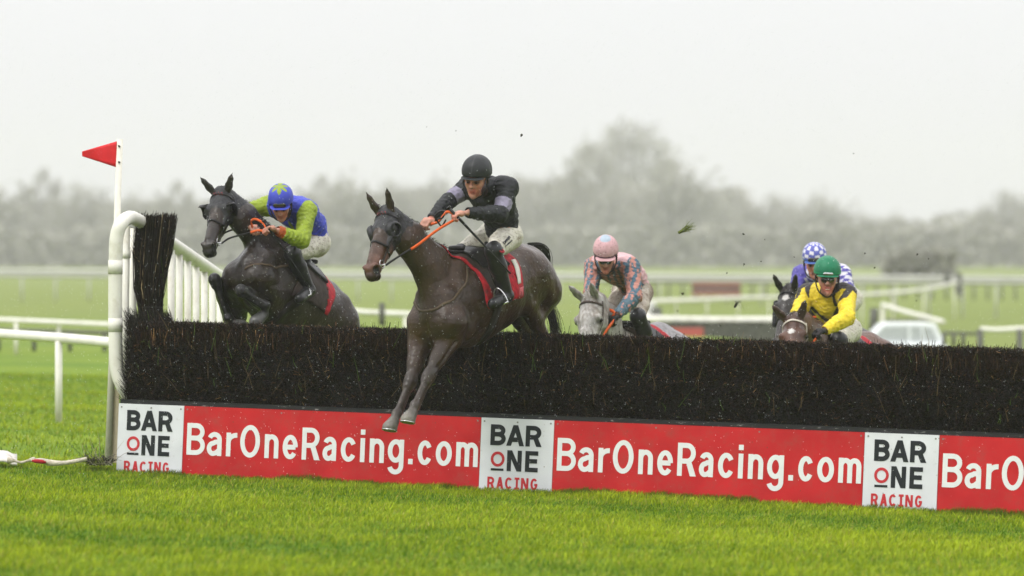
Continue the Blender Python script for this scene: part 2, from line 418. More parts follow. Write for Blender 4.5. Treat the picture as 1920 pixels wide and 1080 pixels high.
def tuft_line():   # longer uncut grass at the foot of the boards
    n = 9000; u = rng.random(n) * 9.2 - .35; d = -np.abs(rng.normal(0, .07, n)) - .012
    b = F0 + FU * u[:, None] + FN * d[:, None]; b[:, 2] = gz(b[:, 0], b[:, 1]) - .01
    k = fnoise(np.stack([u, u * 0, u * 0], -1), 6, 21)
    H = np.maximum(.04 + .035 * rng.random(n) + .035 * k, .03)
    ln = rng.normal(0, .25, (n, 2)); ln[:, 0] += .15
    l = np.stack([b, b + np.stack([ln[:, 0] * H * .4, ln[:, 1] * H * .3, H * .6], -1), b + np.stack([ln[:, 0] * H * 1.1, ln[:, 1] * H, H], -1)], 1)
    t = rng.random((n, 1)); c = (1 - t) * np.array([.05, .11, .005]) + t * np.array([.19, .25, .012])
    o = strands('grass', l, np.array([.0022, .0018, .0004]), m_grass, None, c); tag(o, 'longer darker grass growing along the foot of the boards', 'grass', kind='stuff')
tuft_line()

# ---------------------------------------------------------------- birch fence
m_twig = mat('birch_twig', vcol=True, rough=.45, noise=.3, nscale=30, spec=.10)
m_core = mat('birch_core', (.004, .0035, .003), rough=.9, noise=.5, nscale=25, bump=.02)
HB = 1.40
def birch_colours(n, bright=1.):
    t = rng.random(n); c = np.outer(.6 + .9 * rng.random(n), [.010, .007, .005])
    c[t > .80] = np.outer(.6 + .8 * rng.random((t > .80).sum()), [.026, .017, .011])
    m = t > .965; c[m] = np.outer(.6 + .6 * rng.random(m.sum()), [.15, .10, .06])
    m = t > .99; c[m] = np.outer(.7 + .4 * rng.random(m.sum()), [.40, .30, .16])
    m = t > .9945; c[m] = np.outer(.7 + .5 * rng.random(m.sum()), [.08, .14, .02])
    return c * bright * .75
def build_birch():
    fence = empty('steeplechase_fence', FW(0, 0, 0), 'long black birch steeplechase fence packed with upright twigs above the red and white boards', 'jump fence')
    UL, UR, D = .08, 9.4, 1.0
    # solid dark heart, outline slightly bellied
    secs = []
    for u in np.linspace(UL + .03, UR, 120):
        secs.append([FW(u, d, h) for d, h in ((.08, .60), (.08, 1.0), (.13, 1.22), (.20, 1.34), (.82, 1.34), (.92, 1.1), (.95, .02), (.10, .02))])
    v = np.array(secs).reshape(-1, 3); k = 8
    f = [[i * k + j, i * k + (j + 1) % k, (i + 1) * k + (j + 1) % k, (i + 1) * k + j] for i in range(119) for j in range(k)] + [list(range(k))[::-1], [119 * k + j for j in range(k)]]
    mesh_np('brush_core', v, f, m_core, fence, smooth=False)
    def front_d(h): return np.interp(h, [.6, 1.0, 1.22, 1.40], [.055, .05, .085, .16])
    n = 90000; u = UL + (UR - UL) * rng.random(n); h = .66 + (HB - .66) * rng.random(n) ** .92
    wave = .02 * fnoise(np.stack([u, h, 0 * u], -1), 5, 11)
    d = front_d(h) + wave + .05 * rng.random(n)
    b = F0 + FU * u[:, None] + FN * d[:, None] + FUP * h[:, None]
    dr = rng.normal(0, .5, (n, 1)) * FU + (-.5 - .9 * rng.random((n, 1))) * FN + rng.normal(.25, .45, (n, 1)) * FUP
    dr /= np.linalg.norm(dr, axis=1)[:, None]; ln = (.022 + .038 * rng.random(n))[:, None]
    b2 = b - dr * ln * .5; l1 = np.stack([b2, b2 + dr * ln * .55, b2 + dr * ln + rng.normal(0, .006, (n, 3))], 1)
    # tops
    n2 = 42000; u = UL + (UR - UL) * rng.random(n2); d = .10 + .82 * rng.random(n2) ** 1.3
    hump = .020 * fnoise(np.stack([u, 0 * u, 0 * u], -1), 3, 12) + .014 * fnoise(np.stack([u, d, 0 * u], -1), 14, 13)
    top = HB - .035 + hump + .013 * rng.normal(size=n2) - .05 * (1 - sstep(.1, .22, d))
    far = rng.random(n2) > .988; top[far] += .02 + .05 * rng.random(far.sum())
    b = F0 + FU * u[:, None] + FN * d[:, None] + FUP * (top - .15)[:, None]
    t_ = F0 + FU * (u + rng.normal(0, .02, n2))[:, None] + FN * (d + rng.normal(0, .02, n2))[:, None] + FUP * top[:, None]
    l2 = np.stack([b, (b + t_) / 2 + rng.normal(0, .003, (n2, 3)), t_], 1)
    l = np.concatenate([l1, l2]); c = birch_colours(n + n2); pat_ = fnoise(np.concatenate([l1[:, 0], l2[:, 0]]), 3.5, 17) * .5 + fnoise(np.concatenate([l1[:, 0], l2[:, 0]]), 11, 18) * .5; c = c * (1.25 + .75 * pat_)[:, None] * np.array([1.25, .98, .8]); c[n:] *= 1.3
    rad = (rng.uniform(.0018, .0036, n + n2) * np.where(np.arange(n + n2) < n, 1, 1.35))[:, None] * np.array([1, .9, .55])
    mt = rng.random(n + n2) < .5
    o = strands('birch_brush', l, rad, m_twig, fence, c); tag(o, kind='stuff')
    # long straws and stray stems
    n3 = 230; u = UL + (UR - UL) * rng.random(n3); h = .75 + .6 * rng.random(n3); d = front_d(h) - .02 - .015 * rng.random(n3)
    b = F0 + FU * u[:, None] + FN * d[:, None] + FUP * h[:, None]
    dr = rng.normal(0, .35, (n3, 1)) * FU - .25 * FN * rng.random((n3, 1)) + FUP; dr /= np.linalg.norm(dr, axis=1)[:, None]
    ln = (.07 + .2 * rng.random(n3) ** 2)[:, None]
    l3 = np.stack([b, b + dr * ln * .5 + rng.normal(0, .008, (n3, 3)), b + dr * ln + rng.normal(0, .01, (n3, 3))], 1)
    cc = np.outer(.5 + .7 * rng.random(n3), [.16, .11, .055]); g = rng.random(n3) < .25; cc[g] = [.10, .17, .03]
    o = strands('straw', l3, np.array([.0022, .002, .001]), m_twig, fence, cc); tag(o, kind='stuff')
    # left end face twigs
    n4 = 5000; d = .05 + .88 * rng.random(n4); h = .62 + .78 * rng.random(n4)
    b = F0 + FU * (UL + rng.normal(0, .012, n4) - .02 * np.abs(fnoise(np.stack([d, h, 0 * d], -1), 9, 15)))[:, None] + FN * d[:, None] + FUP * h[:, None]
    dr = (-.15 - .5 * rng.random((n4, 1))) * FU + rng.normal(0, .3, (n4, 1)) * FN + FUP * rng.uniform(.4, 1, (n4, 1)); dr /= np.linalg.norm(dr, axis=1)[:, None]
    ln = (.06 + .09 * rng.random(n4))[:, None]
    l4 = np.stack([b, b + dr * ln * .5, b + dr * ln + rng.normal(0, .01, (n4, 3))], 1)
    o = strands('birch_brush', l4, np.array([.0026, .0022, .0012]), m_twig, fence, birch_colours(n4)); tag(o, kind='stuff')
    # board backing, black painted rail above the boards
    m_rail = mat('black_painted_rail', (.014, .015, .016), rough=.45, noise=.3, nscale=40, bump=.002, dirt=((.35, .35, .33), 9, .60, .68, .8), stretch=(1, 1, 4))
    v, f = box_vf(FW, .02, 9.5, .012, .075, .652, .688); mesh_np('take_off_rail', np.array(v), f, m_rail, fence, smooth=False)
    v, f = box_vf(FW, .03, 9.5, .020, .075, -.05, .645); mesh_np('backing_board', np.array(v), f, m_rail, fence, smooth=False)
    return fence
fence = build_birch()

# ---------------------------------------------------------------- advertising boards with their lettering
m_wb = mat('white_board', (.64, .65, .67), rough=.4, noise=.07, nscale=4, speck=[((.20, .15, .10), 13, .08, .9)], dirt=((.30, .27, .20), 14, .62, .8, .6))
m_rb = mat('red_board', (.48, .014, .018), rough=.42, noise=.16, nscale=3.5, bump=.004, bscale=2.5, speck=[((.13, .05, .03), 11, .075, .85), ((.60, .25, .24), 24, .07, .8)], dirt=((.30, .05, .04), 7, .48, .72, .7))
m_wl = mat('white_lettering', (.70, .71, .70), rough=.4, noise=.04, dirt=((.40, .35, .30), 25, .66, .8, .4))
m_bl = mat('black_lettering', (.014, .017, .020), rough=.6, noise=.1, dirt=((.25, .25, .25), 60, .68, .8, .5))
m_rl = mat('red_lettering', (.50, .030, .040), rough=.45, noise=.08)
m_screw = mat('screw_metal', (.25, .24, .22), rough=.4, metal=.8)
def _el(cx, cy, rx, ry, a0, a1, n=18):
    return [(cx + rx * math.cos(R(t)), cy + ry * math.sin(R(t))) for t in np.linspace(a0, a1, n)]
def glyph(ch, W, s):
    """centre lines (and filled quads) of one grotesque letter; cap height 1, stroke 2s"""
    xh = .745; g = []; q = []
    if ch == 'B':
        m = .53; g = [[(s, 0), (s, 1)], [(s, 1 - s), (W * .5, 1 - s)] + _el(W * .5, (1 - s + m) / 2, W * .46 - s, (1 - s - m) / 2, 80, -80) + [(W * .5, m), (s, m)], [(W * .5, m)] + _el(W * .5, (s + m) / 2, W * .5 - s, (m - s) / 2, 80, -80) + [(W * .5, s), (s, s)]]
    elif ch == 'R':
        m = .45; g = [[(s, 0), (s, 1)], [(s, 1 - s), (W * .5, 1 - s)] + _el(W * .5, (1 - s + m) / 2, W * .48 - s, (1 - s - m) / 2, 80, -80) + [(W * .5, m), (s, m)]]
        q = [[(W - 2.3 * s, 0), (W + .2 * s, 0), (W * .62 + s, m), (W * .62 - 1.3 * s, m)]]
    elif ch == 'O': g = [_el(W / 2, .5, W / 2 - s, .5 - s + .01, 0, 360, 36)]
    elif ch == 'a':
        g = [[(W - 1.15 * s, 0)] + [(W - 1.15 * s, xh - .24)] + _el(W / 2, xh - .24, W / 2 - 1.15 * s, .24 - s, 0, 160), [(W - s, .45), (W * .55, .43)] + _el(W * .42, .23, W * .42 - s, .23 - s * .9, 90, 270) + [(W * .6, s * 1.2), (W - s, .20)]]
    elif ch == 'r': g = [[(s, 0), (s, xh)], [(s, xh - .32)] + _el(W * .95, xh - .30, W * .95 - s, .30 - s, 180, 95) + [(W, xh - s)]]
    elif ch == 'n': g = [[(s, 0), (s, xh)], _el(W / 2, xh - .27, W / 2 - s, .27 - s, 180, 0) + [(W - s, 0)]]
    elif ch == 'm':
        h = (W - 2 * s) / 2; g = [[(s, 0), (s, xh)]] + [_el(s + h * (k + .5), xh - .25, h / 2, .25 - s, 180, 0) + [(s + h * (k + 1), 0)] for k in (0, 1)]
    elif ch == 'e': g = [[(s, .37), (W - s, .37)], _el(W / 2, xh / 2, W / 2 - s, xh / 2 - s * .9, 0, 322, 32)]
    elif ch == 'c': g = [_el(W / 2, xh / 2, W / 2 - s, xh / 2 - s * .9, 32, 328, 32)]
    elif ch == 'o': g = [_el(W / 2, xh / 2, W / 2 - s, xh / 2 - s * .9, 0, 360, 32)]
    elif ch == 'i': g = [[(W / 2, 0), (W / 2, xh)], [(W / 2, .85), (W / 2, 1.01)]]
    elif ch == 'g': g = [_el(W / 2, .39, W / 2 - s, .355 - s * .9, 0, 360, 32), [(W - s, xh), (W - s, -.06)] + _el(W / 2, -.06, W / 2 - s, .20, 0, -165)]
    elif ch == '.': g = [[(W / 2, 0), (W / 2, 2 * s * 1.1)]]
    elif ch == 'A': q = [[(0, 0), (2.2 * s, 0), (W / 2 + 1.1 * s, 1), (W / 2 - 1.1 * s, 1)], [(W - 2.2 * s, 0), (W, 0), (W / 2 + 1.1 * s, 1), (W / 2 - 1.1 * s, 1)]]; g = [[(W * .2, .30), (W * .8, .30)]]
    elif ch == 'N': g = [[(s, 0), (s, 1)], [(W - s, 0), (W - s, 1)]]; q = [[(0, 1), (2.3 * s, 1), (W, 0), (W - 2.3 * s, 0)]]
    elif ch == 'E': g = [[(s, 0), (s, 1)], [(s, 1 - s), (W, 1 - s)], [(s, .52), (W * .93, .52)], [(s, s), (W, s)]]
    elif ch == 'C': g = [_el(W / 2, .5, W / 2 - s, .5 - s, 42, 318, 32)]
    elif ch == 'G': g = [_el(W / 2, .5, W / 2 - s, .5 - s, 42, 345, 32) + [(W - s, .5)], [(W * .55, .46), (W, .46)]]
    elif ch == 'I': g = [[(W / 2, 0), (W / 2, 1)], [(0, 1 - s * .8), (W, 1 - s * .8)], [(0, s * .8), (W, s * .8)]]
    elif ch == '1': g = [[(W * .6, 0), (W * .6, 1)]]; q = [[(0, .72), (W * .6, .85), (W * .6, 1), (0, .84)]]
    polys = list(q)
    for l in g:
        l = np.array(l, float); t = np.gradient(l, axis=0); t /= np.linalg.norm(t, axis=1)[:, None] + 1e-9; n = np.stack([-t[:, 1], t[:, 0]], 1)
        closed = np.linalg.norm(l[0] - l[-1]) < 1e-6
        if closed: n[0] = n[-1] = nrm(n[0] + n[-1])
        polys.append((l + n * s, l - n * s))
    return polys
def letters_at(name, items, base, cap, stroke, frame, m, parent, d=-.0105, thick=.0035):
    """items: (char, x0, x1). Each stroke is its own thin slab, a hair apart in depth so none are coplanar"""
    parts = []
    for k0, (ch, x0, x1) in enumerate(items):
        W = (x1 - x0) / cap; s = stroke / cap / 2
        for k, pl in enumerate(glyph(ch, W, s)):
            dd = d - .0004 * k
            if isinstance(pl, tuple): a, b = pl
            else:
                a, b = np.array([pl[0], pl[3]]), np.array([pl[1], pl[2]])
            n = len(a); L_ = [frame(x0 + p[0] * cap, dd, base + p[1] * cap) for p in a] + [frame(x0 + p[0] * cap, dd, base + p[1] * cap) for p in b]
            L_ += [frame(x0 + p[0] * cap, dd + thick, base + p[1] * cap) for p in a] + [frame(x0 + p[0] * cap, dd + thick, base + p[1] * cap) for p in b]
            f = [[i, i + 1, n + i + 1, n + i] for i in range(n - 1)]
            f += [[i, 2 * n + i, 2 * n + i + 1, i + 1] for i in range(n - 1)] + [[n + i, n + i + 1, 3 * n + i + 1, 3 * n + i] for i in range(n - 1)]
            f += [[0, n, 3 * n, 2 * n], [n - 1, 3 * n - 1, 4 * n - 1, 2 * n - 1]]
            parts.append((L_, f))
    v, f = join_vf(parts); return mesh_np(name, v, f, m, parent, smooth=False)
WEB = [('B', 352, 386), ('a', 390, 418), ('r', 426, 446), ('O', 452, 489), ('n', 498, 524), ('e', 532, 560), ('R', 568, 601), ('a', 607, 633), ('c', 641, 670), ('i', 677, 686), ('n', 695, 722), ('g', 729, 759), ('.', 767, 777), ('c', 785, 812), ('o', 819, 849), ('m', 857, 898)]
HT = .65
def panel(name, a, b, m, label, cat, group, parent=None):
    root = empty(name, FW(a, 0, 0), label, cat, group)
    v, f = box_vf(FW, a, b, -.008, .010, -.04, HT); mesh_np('panel', np.array(v), f, m, root, smooth=False)
    for u in (a + .03, b - .03) + tuple(np.linspace(a, b, max(3, int((b - a) / .6)))[1:-1]):
        for h in (HT - .03,):
            c = np.array(FW(u, -.008, h)); ring = [c + FU * math.cos(t) * .008 + FUP * math.sin(t) * .008 - FN * .003 for t in np.linspace(0, 6.283, 8, endpoint=False)]
            back = [r_ + FN * .004 for r_ in ring]
            mesh_np('screw', np.array(ring + back), [list(range(8))] + [[i, i + 8, (i + 1) % 8 + 8, (i + 1) % 8] for i in range(8)], m_screw, root, smooth=False)
    return root
edges = [222, 345, 902, 1039, 1621, 1761, 2330]
E = [ux(p) for p in edges]
wl = ['white logo board at the left end of the fence, under the flag pole', 'white logo board between the two full red boards, right of the hooves', 'white logo board furthest right, under the yellow rider']
rl = ['red board with white web address directly below the leading horse\'s hooves', 'red board with the complete white web address between two white boards at centre right', 'red board at the right edge of the photo, its lettering cut off']
for i in range(3):
    a, b = E[2 * i] + .002, E[2 * i + 1] - .002; wd = b - a
    r_ = panel('logo_board', a, b, m_wb, wl[i], 'advertising board', 'boards along the foot of the fence')
    fx = lambda t: a + wd * t
    bw = .012
    letters_at('black_letters', [('B', fx(.135), fx(.345)), ('A', fx(.355), fx(.60)), ('R', fx(.62), fx(.835))], .413, .182, .040, FW, m_bl, r_)
    letters_at('black_letters', [('N', fx(.375), fx(.575)), ('E', fx(.625), fx(.80))], .192, .182, .038, FW, m_bl, r_)
    # red ring and black bar of the emblem
    cx, cz, ro, ri = fx(.245), .293, .066, .042; parts = []
    ring = []
    for k in range(40):
        g = 2 * math.pi * k / 40
        for rr_, dd in ((ri, -.011), (ro, -.011), (ro, -.007), (ri, -.007)): ring.append(FW(cx + rr_ * math.cos(g) * .97, dd, cz + rr_ * math.sin(g)))
    ff = [[k * 4 + j, k * 4 + (j + 1) % 4, ((k + 1) % 40) * 4 + (j + 1) % 4, ((k + 1) % 40) * 4 + j] for k in range(40) for j in range(4)]
    mesh_np('red_ring', np.array(ring), ff, m_rl, r_, smooth=False)
    v, f = box_vf(FW, fx(.155), fx(.33), -.011, -.007, .192, .212); mesh_np('underline_bar', np.array(v), f, m_bl, r_, smooth=False)
    ws = [.0, .125, .245, .375, .465, .595]; we = [.095, .222, .345, .44, .565, .69]
    letters_at('red_letters', [(ch, fx(.115 + p), fx(.115 + q_)) for ch, p, q_ in zip('RACING', ws, we)], .035, .102, .019, FW, m_rl, r_)
for i in range(3):
    a, b = E[2 * i + 1] + .002, E[2 * i + 2] - .002; wd = b - a
    r_ = panel('sponsor_board', a, b, m_rb, rl[i], 'advertising board', 'boards along the foot of the fence')
    k_ = lambda px: E[1] + .002 + (ux(px) - E[1])
    sc_ = (E[2] - E[1]); mp = lambda px: a + (E[4] - E[3] if i else sc_) * ((ux(px) - E[1]) / sc_)
    letters_at('white_letters', [(c_, mp(p), mp(q_)) for c_, p, q_ in WEB], .215, .285, .043, FW, m_wl, r_)

# ---------------------------------------------------------------- wing, posts, flag
m_pvc = mat('white_plastic', (.70, .68, .61), rough=.4, noise=.07, nscale=4, speck=[((.25, .20, .12), 14, .07, .7)], dirt=((.36, .31, .18), 5, .52, .78, .55))
m_pvcf = mat('hazed_plastic', (.46, .46, .42), rough=.5, noise=.08, nscale=2)  # white plastic greyed for the far rails, haze put into the colour
m_pvc2 = mat('cream_wood', (.52, .45, .30), rough=.6, noise=.12, nscale=15, stretch=(8, 8, 1))
def wing():
    W = empty('fence_wing', P(218, 882, 42.1), 'white tubular plastic wing with upright bars beside the birch bundle', 'fence wing')
    Y0 = 42.15
    r_ = .063
    tail = [P(285, 431, 43.2), P(330, 462, 44.2), P(420, 524, 46.9), P(470, 560, 48.4)]
    path = smooth_path([P(243, 744, Y0 + .03), P(231, 726, Y0), P(221, 700, Y0), P(217, 660, Y0), P(216, 560, Y0), P(217, 480, Y0), P(219, 444, Y0), P(227, 420, Y0 + .02), P(243, 408, Y0 + .2), P(262, 415, Y0 + .5)] + tail, 8)
    v, f = tube_vf(path, r_, 16); mesh_np('main_tube', np.array(v), f, m_pvc, W)
    for a, b in ((488, 514), (597, 622)):
        v, f = tube_vf([P(216.5, a, Y0), P(216.3, b, Y0)], r_ + .003, 18); mesh_np('tube_sleeve', np.array(v), f, m_pvc, W)
    # lower tube running back
    def top_at(t):  # t 0..1 along the top rail
        pts = np.array([P(243, 412, 42.6), P(285, 431, 43.2), P(330, 462, 44.2), P(420, 524, 46.9), P(470, 560, 48.4)])
        s = t * 4; i = min(int(s), 3); return pts[i] + (pts[i + 1] - pts[i]) * (s - i)
    for k, (px, Y, w_) in enumerate([(237, 42.6, .034), (251, 42.9, .034)]):
        v, f = tube_vf([P(px, 424 if k == 0 else 428, Y), P(px - 5, 800, Y)], w_, 12); mesh_np('upright', np.array(v), f, m_pvc, W)
    v, f = tube_vf([P(237, 470, 42.6), P(236.7, 484, 42.6)], .040, 12); mesh_np('tube_sleeve', np.array(v), f, m_pvc, W)
    xs = [321, 336, 352, 367.5, 383, 398, 412, 426, 440, 454]
    Ys = np.interp(xs, [285, 330, 420, 470], [43.2, 44.2, 46.9, 48.4]); ys = np.interp(xs, [285, 330, 420, 470], [431, 462, 524, 560])
    for x, Y, y in zip(xs, Ys, ys):
        top = P(x, y + 4, Y); bot = top.copy(); bot[2] = .35
        v, f = tube_vf([top, bot], .034, 10); mesh_np('upright', np.array(v), f, m_pvc, W)
    lo = [P(321, 700, 44.0) * V(1, 1, 0) + V(0, 0, .4), P(470, 700, 48.4) * V(1, 1, 0) + V(0, 0, .4)]
    v, f = tube_vf([V(*lo[0]), V(*lo[1])], .055, 12); mesh_np('lower_tube', np.array(v), f, m_pvc, W)
    v, f = box_vf(lambda a, b, c: P(217, 740, 42.35) + V(a, b, c), -.03, .03, 0, .05, -.62, .05); mesh_np('support_post', np.array(v), f, m_pvc2, W, smooth=False)
    # flag pole
    Fp = empty('flag_pole', P(203, 868, 42.35), 'tall leaning white pole with a red pennant beside the left end of the jump', 'flag pole')
    v, f = tube_vf([P(203, 872, 42.35), P(225, 261, 42.35)], [.034, .029], 14); mesh_np('pole', np.array(v), f, mat('pole_paint', (.66, .63, .55), rough=.45, noise=.08, dirt=((.3, .25, .12), 18, .66, .75, .6)), Fp)
    m_flag = mat('red_flag', (.58, .014, .020), rough=.6, noise=.08, speck=((.75, .35, .35), 55, .16, .6))
    n = 24; vs = []
    for i in range(n + 1):
        t = i / n; x = 219 + (154 - 219) * t; yt = 265 + (284 - 265) * t; yb = 314 + (293 - 314) * t
        for j in range(7):
            s = j / 6; Yw = 42.33 + .012 * math.sin(t * 7 + s * 1.5)
            vs.append(P(x, yt + (yb - yt) * s, Yw))
    N0 = len(vs); vs = np.array(vs); vs = np.concatenate([vs, vs + V(0, .006, 0)])
    f = []
    for i in range(n):
        for j in range(6):
            a = i * 7 + j; q = [a, a + 1, a + 8, a + 7]; f += [q, [k + N0 for k in q[::-1]]]
    rim = [i * 7 for i in range(n + 1)] + [n * 7 + j for j in range(1, 7)] + [i * 7 + 6 for i in range(n - 1, -1, -1)] + [j for j in range(5, 0, -1)]
    f += [[a, b, b + N0, a + N0] for a, b in zip(rim, rim[1:] + rim[:1])]
    mesh_np('pennant', vs, f, m_flag, Fp)
    m_tie = mat('dark_tie', (.02, .02, .02))
    for y in (273, 303):
        v, f = tube_vf([P(222, y, 42.316), P(225, y + 2, 42.312)], .009, 6); mesh_np('screw', np.array(v), f, m_tie, Fp)
    # upright birch bundle
    B = empty('birch_bundle', P(283, 595, 42.7), 'tall upright sheaf of dark birch twigs tied at the end of the wing', 'twig bundle')
    n = 2600; g = rng.uniform(0, 6.283, n); q = np.sqrt(rng.random(n))
    bx = lambda y, q_, g_: np.interp(y, [405, 470, 540, 590, 640], [38, 34, 26, 18, 20]) * q_ * np.cos(g_)
    cx = lambda y: np.interp(y, [405, 470, 540, 640], [294, 287, 281, 284])
    lines = []
    tops = 404 + 10 * rng.random(n) + 4 * rng.normal(size=n); tops[rng.random(n) < .25] += 14; tops[rng.random(n) < .1] += 40
    for i in range(n):
        l = []
        for y in (640, 590, 540, 470, tops[i]):
            jit = rng.normal(0, 2.2); xx = cx(y) + bx(y, q[i], g[i]) + jit
            l.append(P(xx, y, 42.75 + math.sin(g[i]) * q[i] * np.interp(y, [405, 590], [.16, .09])))
        lines.append(l)
    o = strands('twigs', lines, np.array([.0042, .0042, .0038, .003, .0018]), m_twig, B, birch_colours(n, 1.6)); tag(o, kind='stuff')
    # stray twigs on the right and left
    lines = []
    for i in range(150):
        y0 = rng.uniform(450, 580); sd = 1 if rng.random() < .7 else -1; x0 = cx(y0) + sd * np.interp(y0, [405, 590], [30, 17])
        l = [P(x0, y0, 42.6), P(x0 + sd * rng.uniform(0, 8), y0 - rng.uniform(5, 22), 42.55), P(x0 + sd * rng.uniform(0, 18) * (y0 < 540), y0 - rng.uniform(20, 60), 42.5)]
        lines.append(l)
    tag(strands('stray_twigs', lines, np.array([.003, .0022, .0012]), m_twig, B, birch_colours(150, 1.3)), kind='stuff')
    v, f = tube_vf([P(283 + 22 * math.cos(t), 578 + 2 * math.sin(t), 42.75 + .1 * math.sin(t)) for t in np.linspace(0, 6.283, 20)], .006, 5, False); mesh_np('binding', np.array(v), f, mat('binding_twine', (.02, .018, .015)), B)
wing()

# ---------------------------------------------------------------- running rails
m_dark = mat('dark_wood', (.10, .10, .085), rough=.8, noise=.3)
def rail(name, pts, rad, posts, label, cat='running rail', post_r=None, m=None, mp=None, group=None, hgt=None):
    root = empty(name, V(pts[0][0], pts[0][1], float(gz(pts[0][0], pts[0][1]))), label, cat, group)
    pp = smooth_path(pts, 10)
    v, f = tube_vf(pp, rad, 12); mesh_np('rail', np.array(v), f, m or m_pvc, root)
    for p in posts:
        v, f = tube_vf([V(p[0], p[1], p[2]), V(p[0], p[1], float(gz(p[0], p[1])) - .05 if len(p) < 4 else p[3])], post_r or rad * .7, 10); mesh_np('post', np.array(v), f, mp or m or m_pvc, root)
    return root
R_ = rail('running_rail', [P(-420, 603, 59), P(-100, 620.5, 56), P(100, 633, 53.6), P(215, 643, 52.2), P(330, 652, 51)], .058, [P(110, 640, 53.4), P(-270, 620, 57.4)], 'nearest white plastic running rail entering from the left edge on one post', post_r=.042, group='white rails left of the jump')
v, f = tube_vf([P(66, 631.0, 54.15), P(74, 631.5, 54.05)], .062, 12); mesh_np('rail_sleeve', np.array(v), f, m_pvc, R_)
rail('running_rail', [P(-300, 590, 96), P(0, 600, 92), P(205, 609, 90), P(400, 618, 88)], .050, [P(x, 605, 91) for x in (30, 110, -60, 190 + 80, -150)], 'second white running rail, thinner and beyond the nearest one at left', post_r=.036, group='white rails left of the jump')
rail('dark_fence', [P(-300, 613, 97), P(0, 619, 95), P(205, 624, 94), P(480, 630, 93)], .040, [P(x, 621, 95) for x in (-70, -3, 64, 131, 196, 262, 330, 396)], 'dark wooden post and rail fence glimpsed under the white rails at left', cat='fence', post_r=.045, m=m_dark)
def far_rail():
    pts = [P(-1200, 505, 205), P(0, 508, 200), P(960, 515, 195), P(1780, 521, 190), P(2600, 527, 186)]
    root = empty('course_rail', V(*pts[0]), 'long white far rail running across the whole field below the trees', 'running rail')
    for dz in (0, -.18):
        v, f = tube_vf([p + V(0, 0, dz) for p in pts], .085, 8); mesh_np('rail', np.array(v), f, m_pvcf, root)
    ps = []
    for i, x in enumerate(np.arange(-400, 2100, 63)):
        y = np.interp(x, [-1200, 0, 960, 1780, 2600], [505, 508, 515, 521, 527]); Y = np.interp(x, [-1200, 0, 960, 1780, 2600], [205, 200, 195, 190, 186])
        p = P(x, y, Y)
        v, f = tube_vf([p, V(p[0], p[1], float(gz(p[0], p[1])) - .1)], .05, 6); mesh_np('post', np.array(v), f, m_pvcf, root)
far_rail()
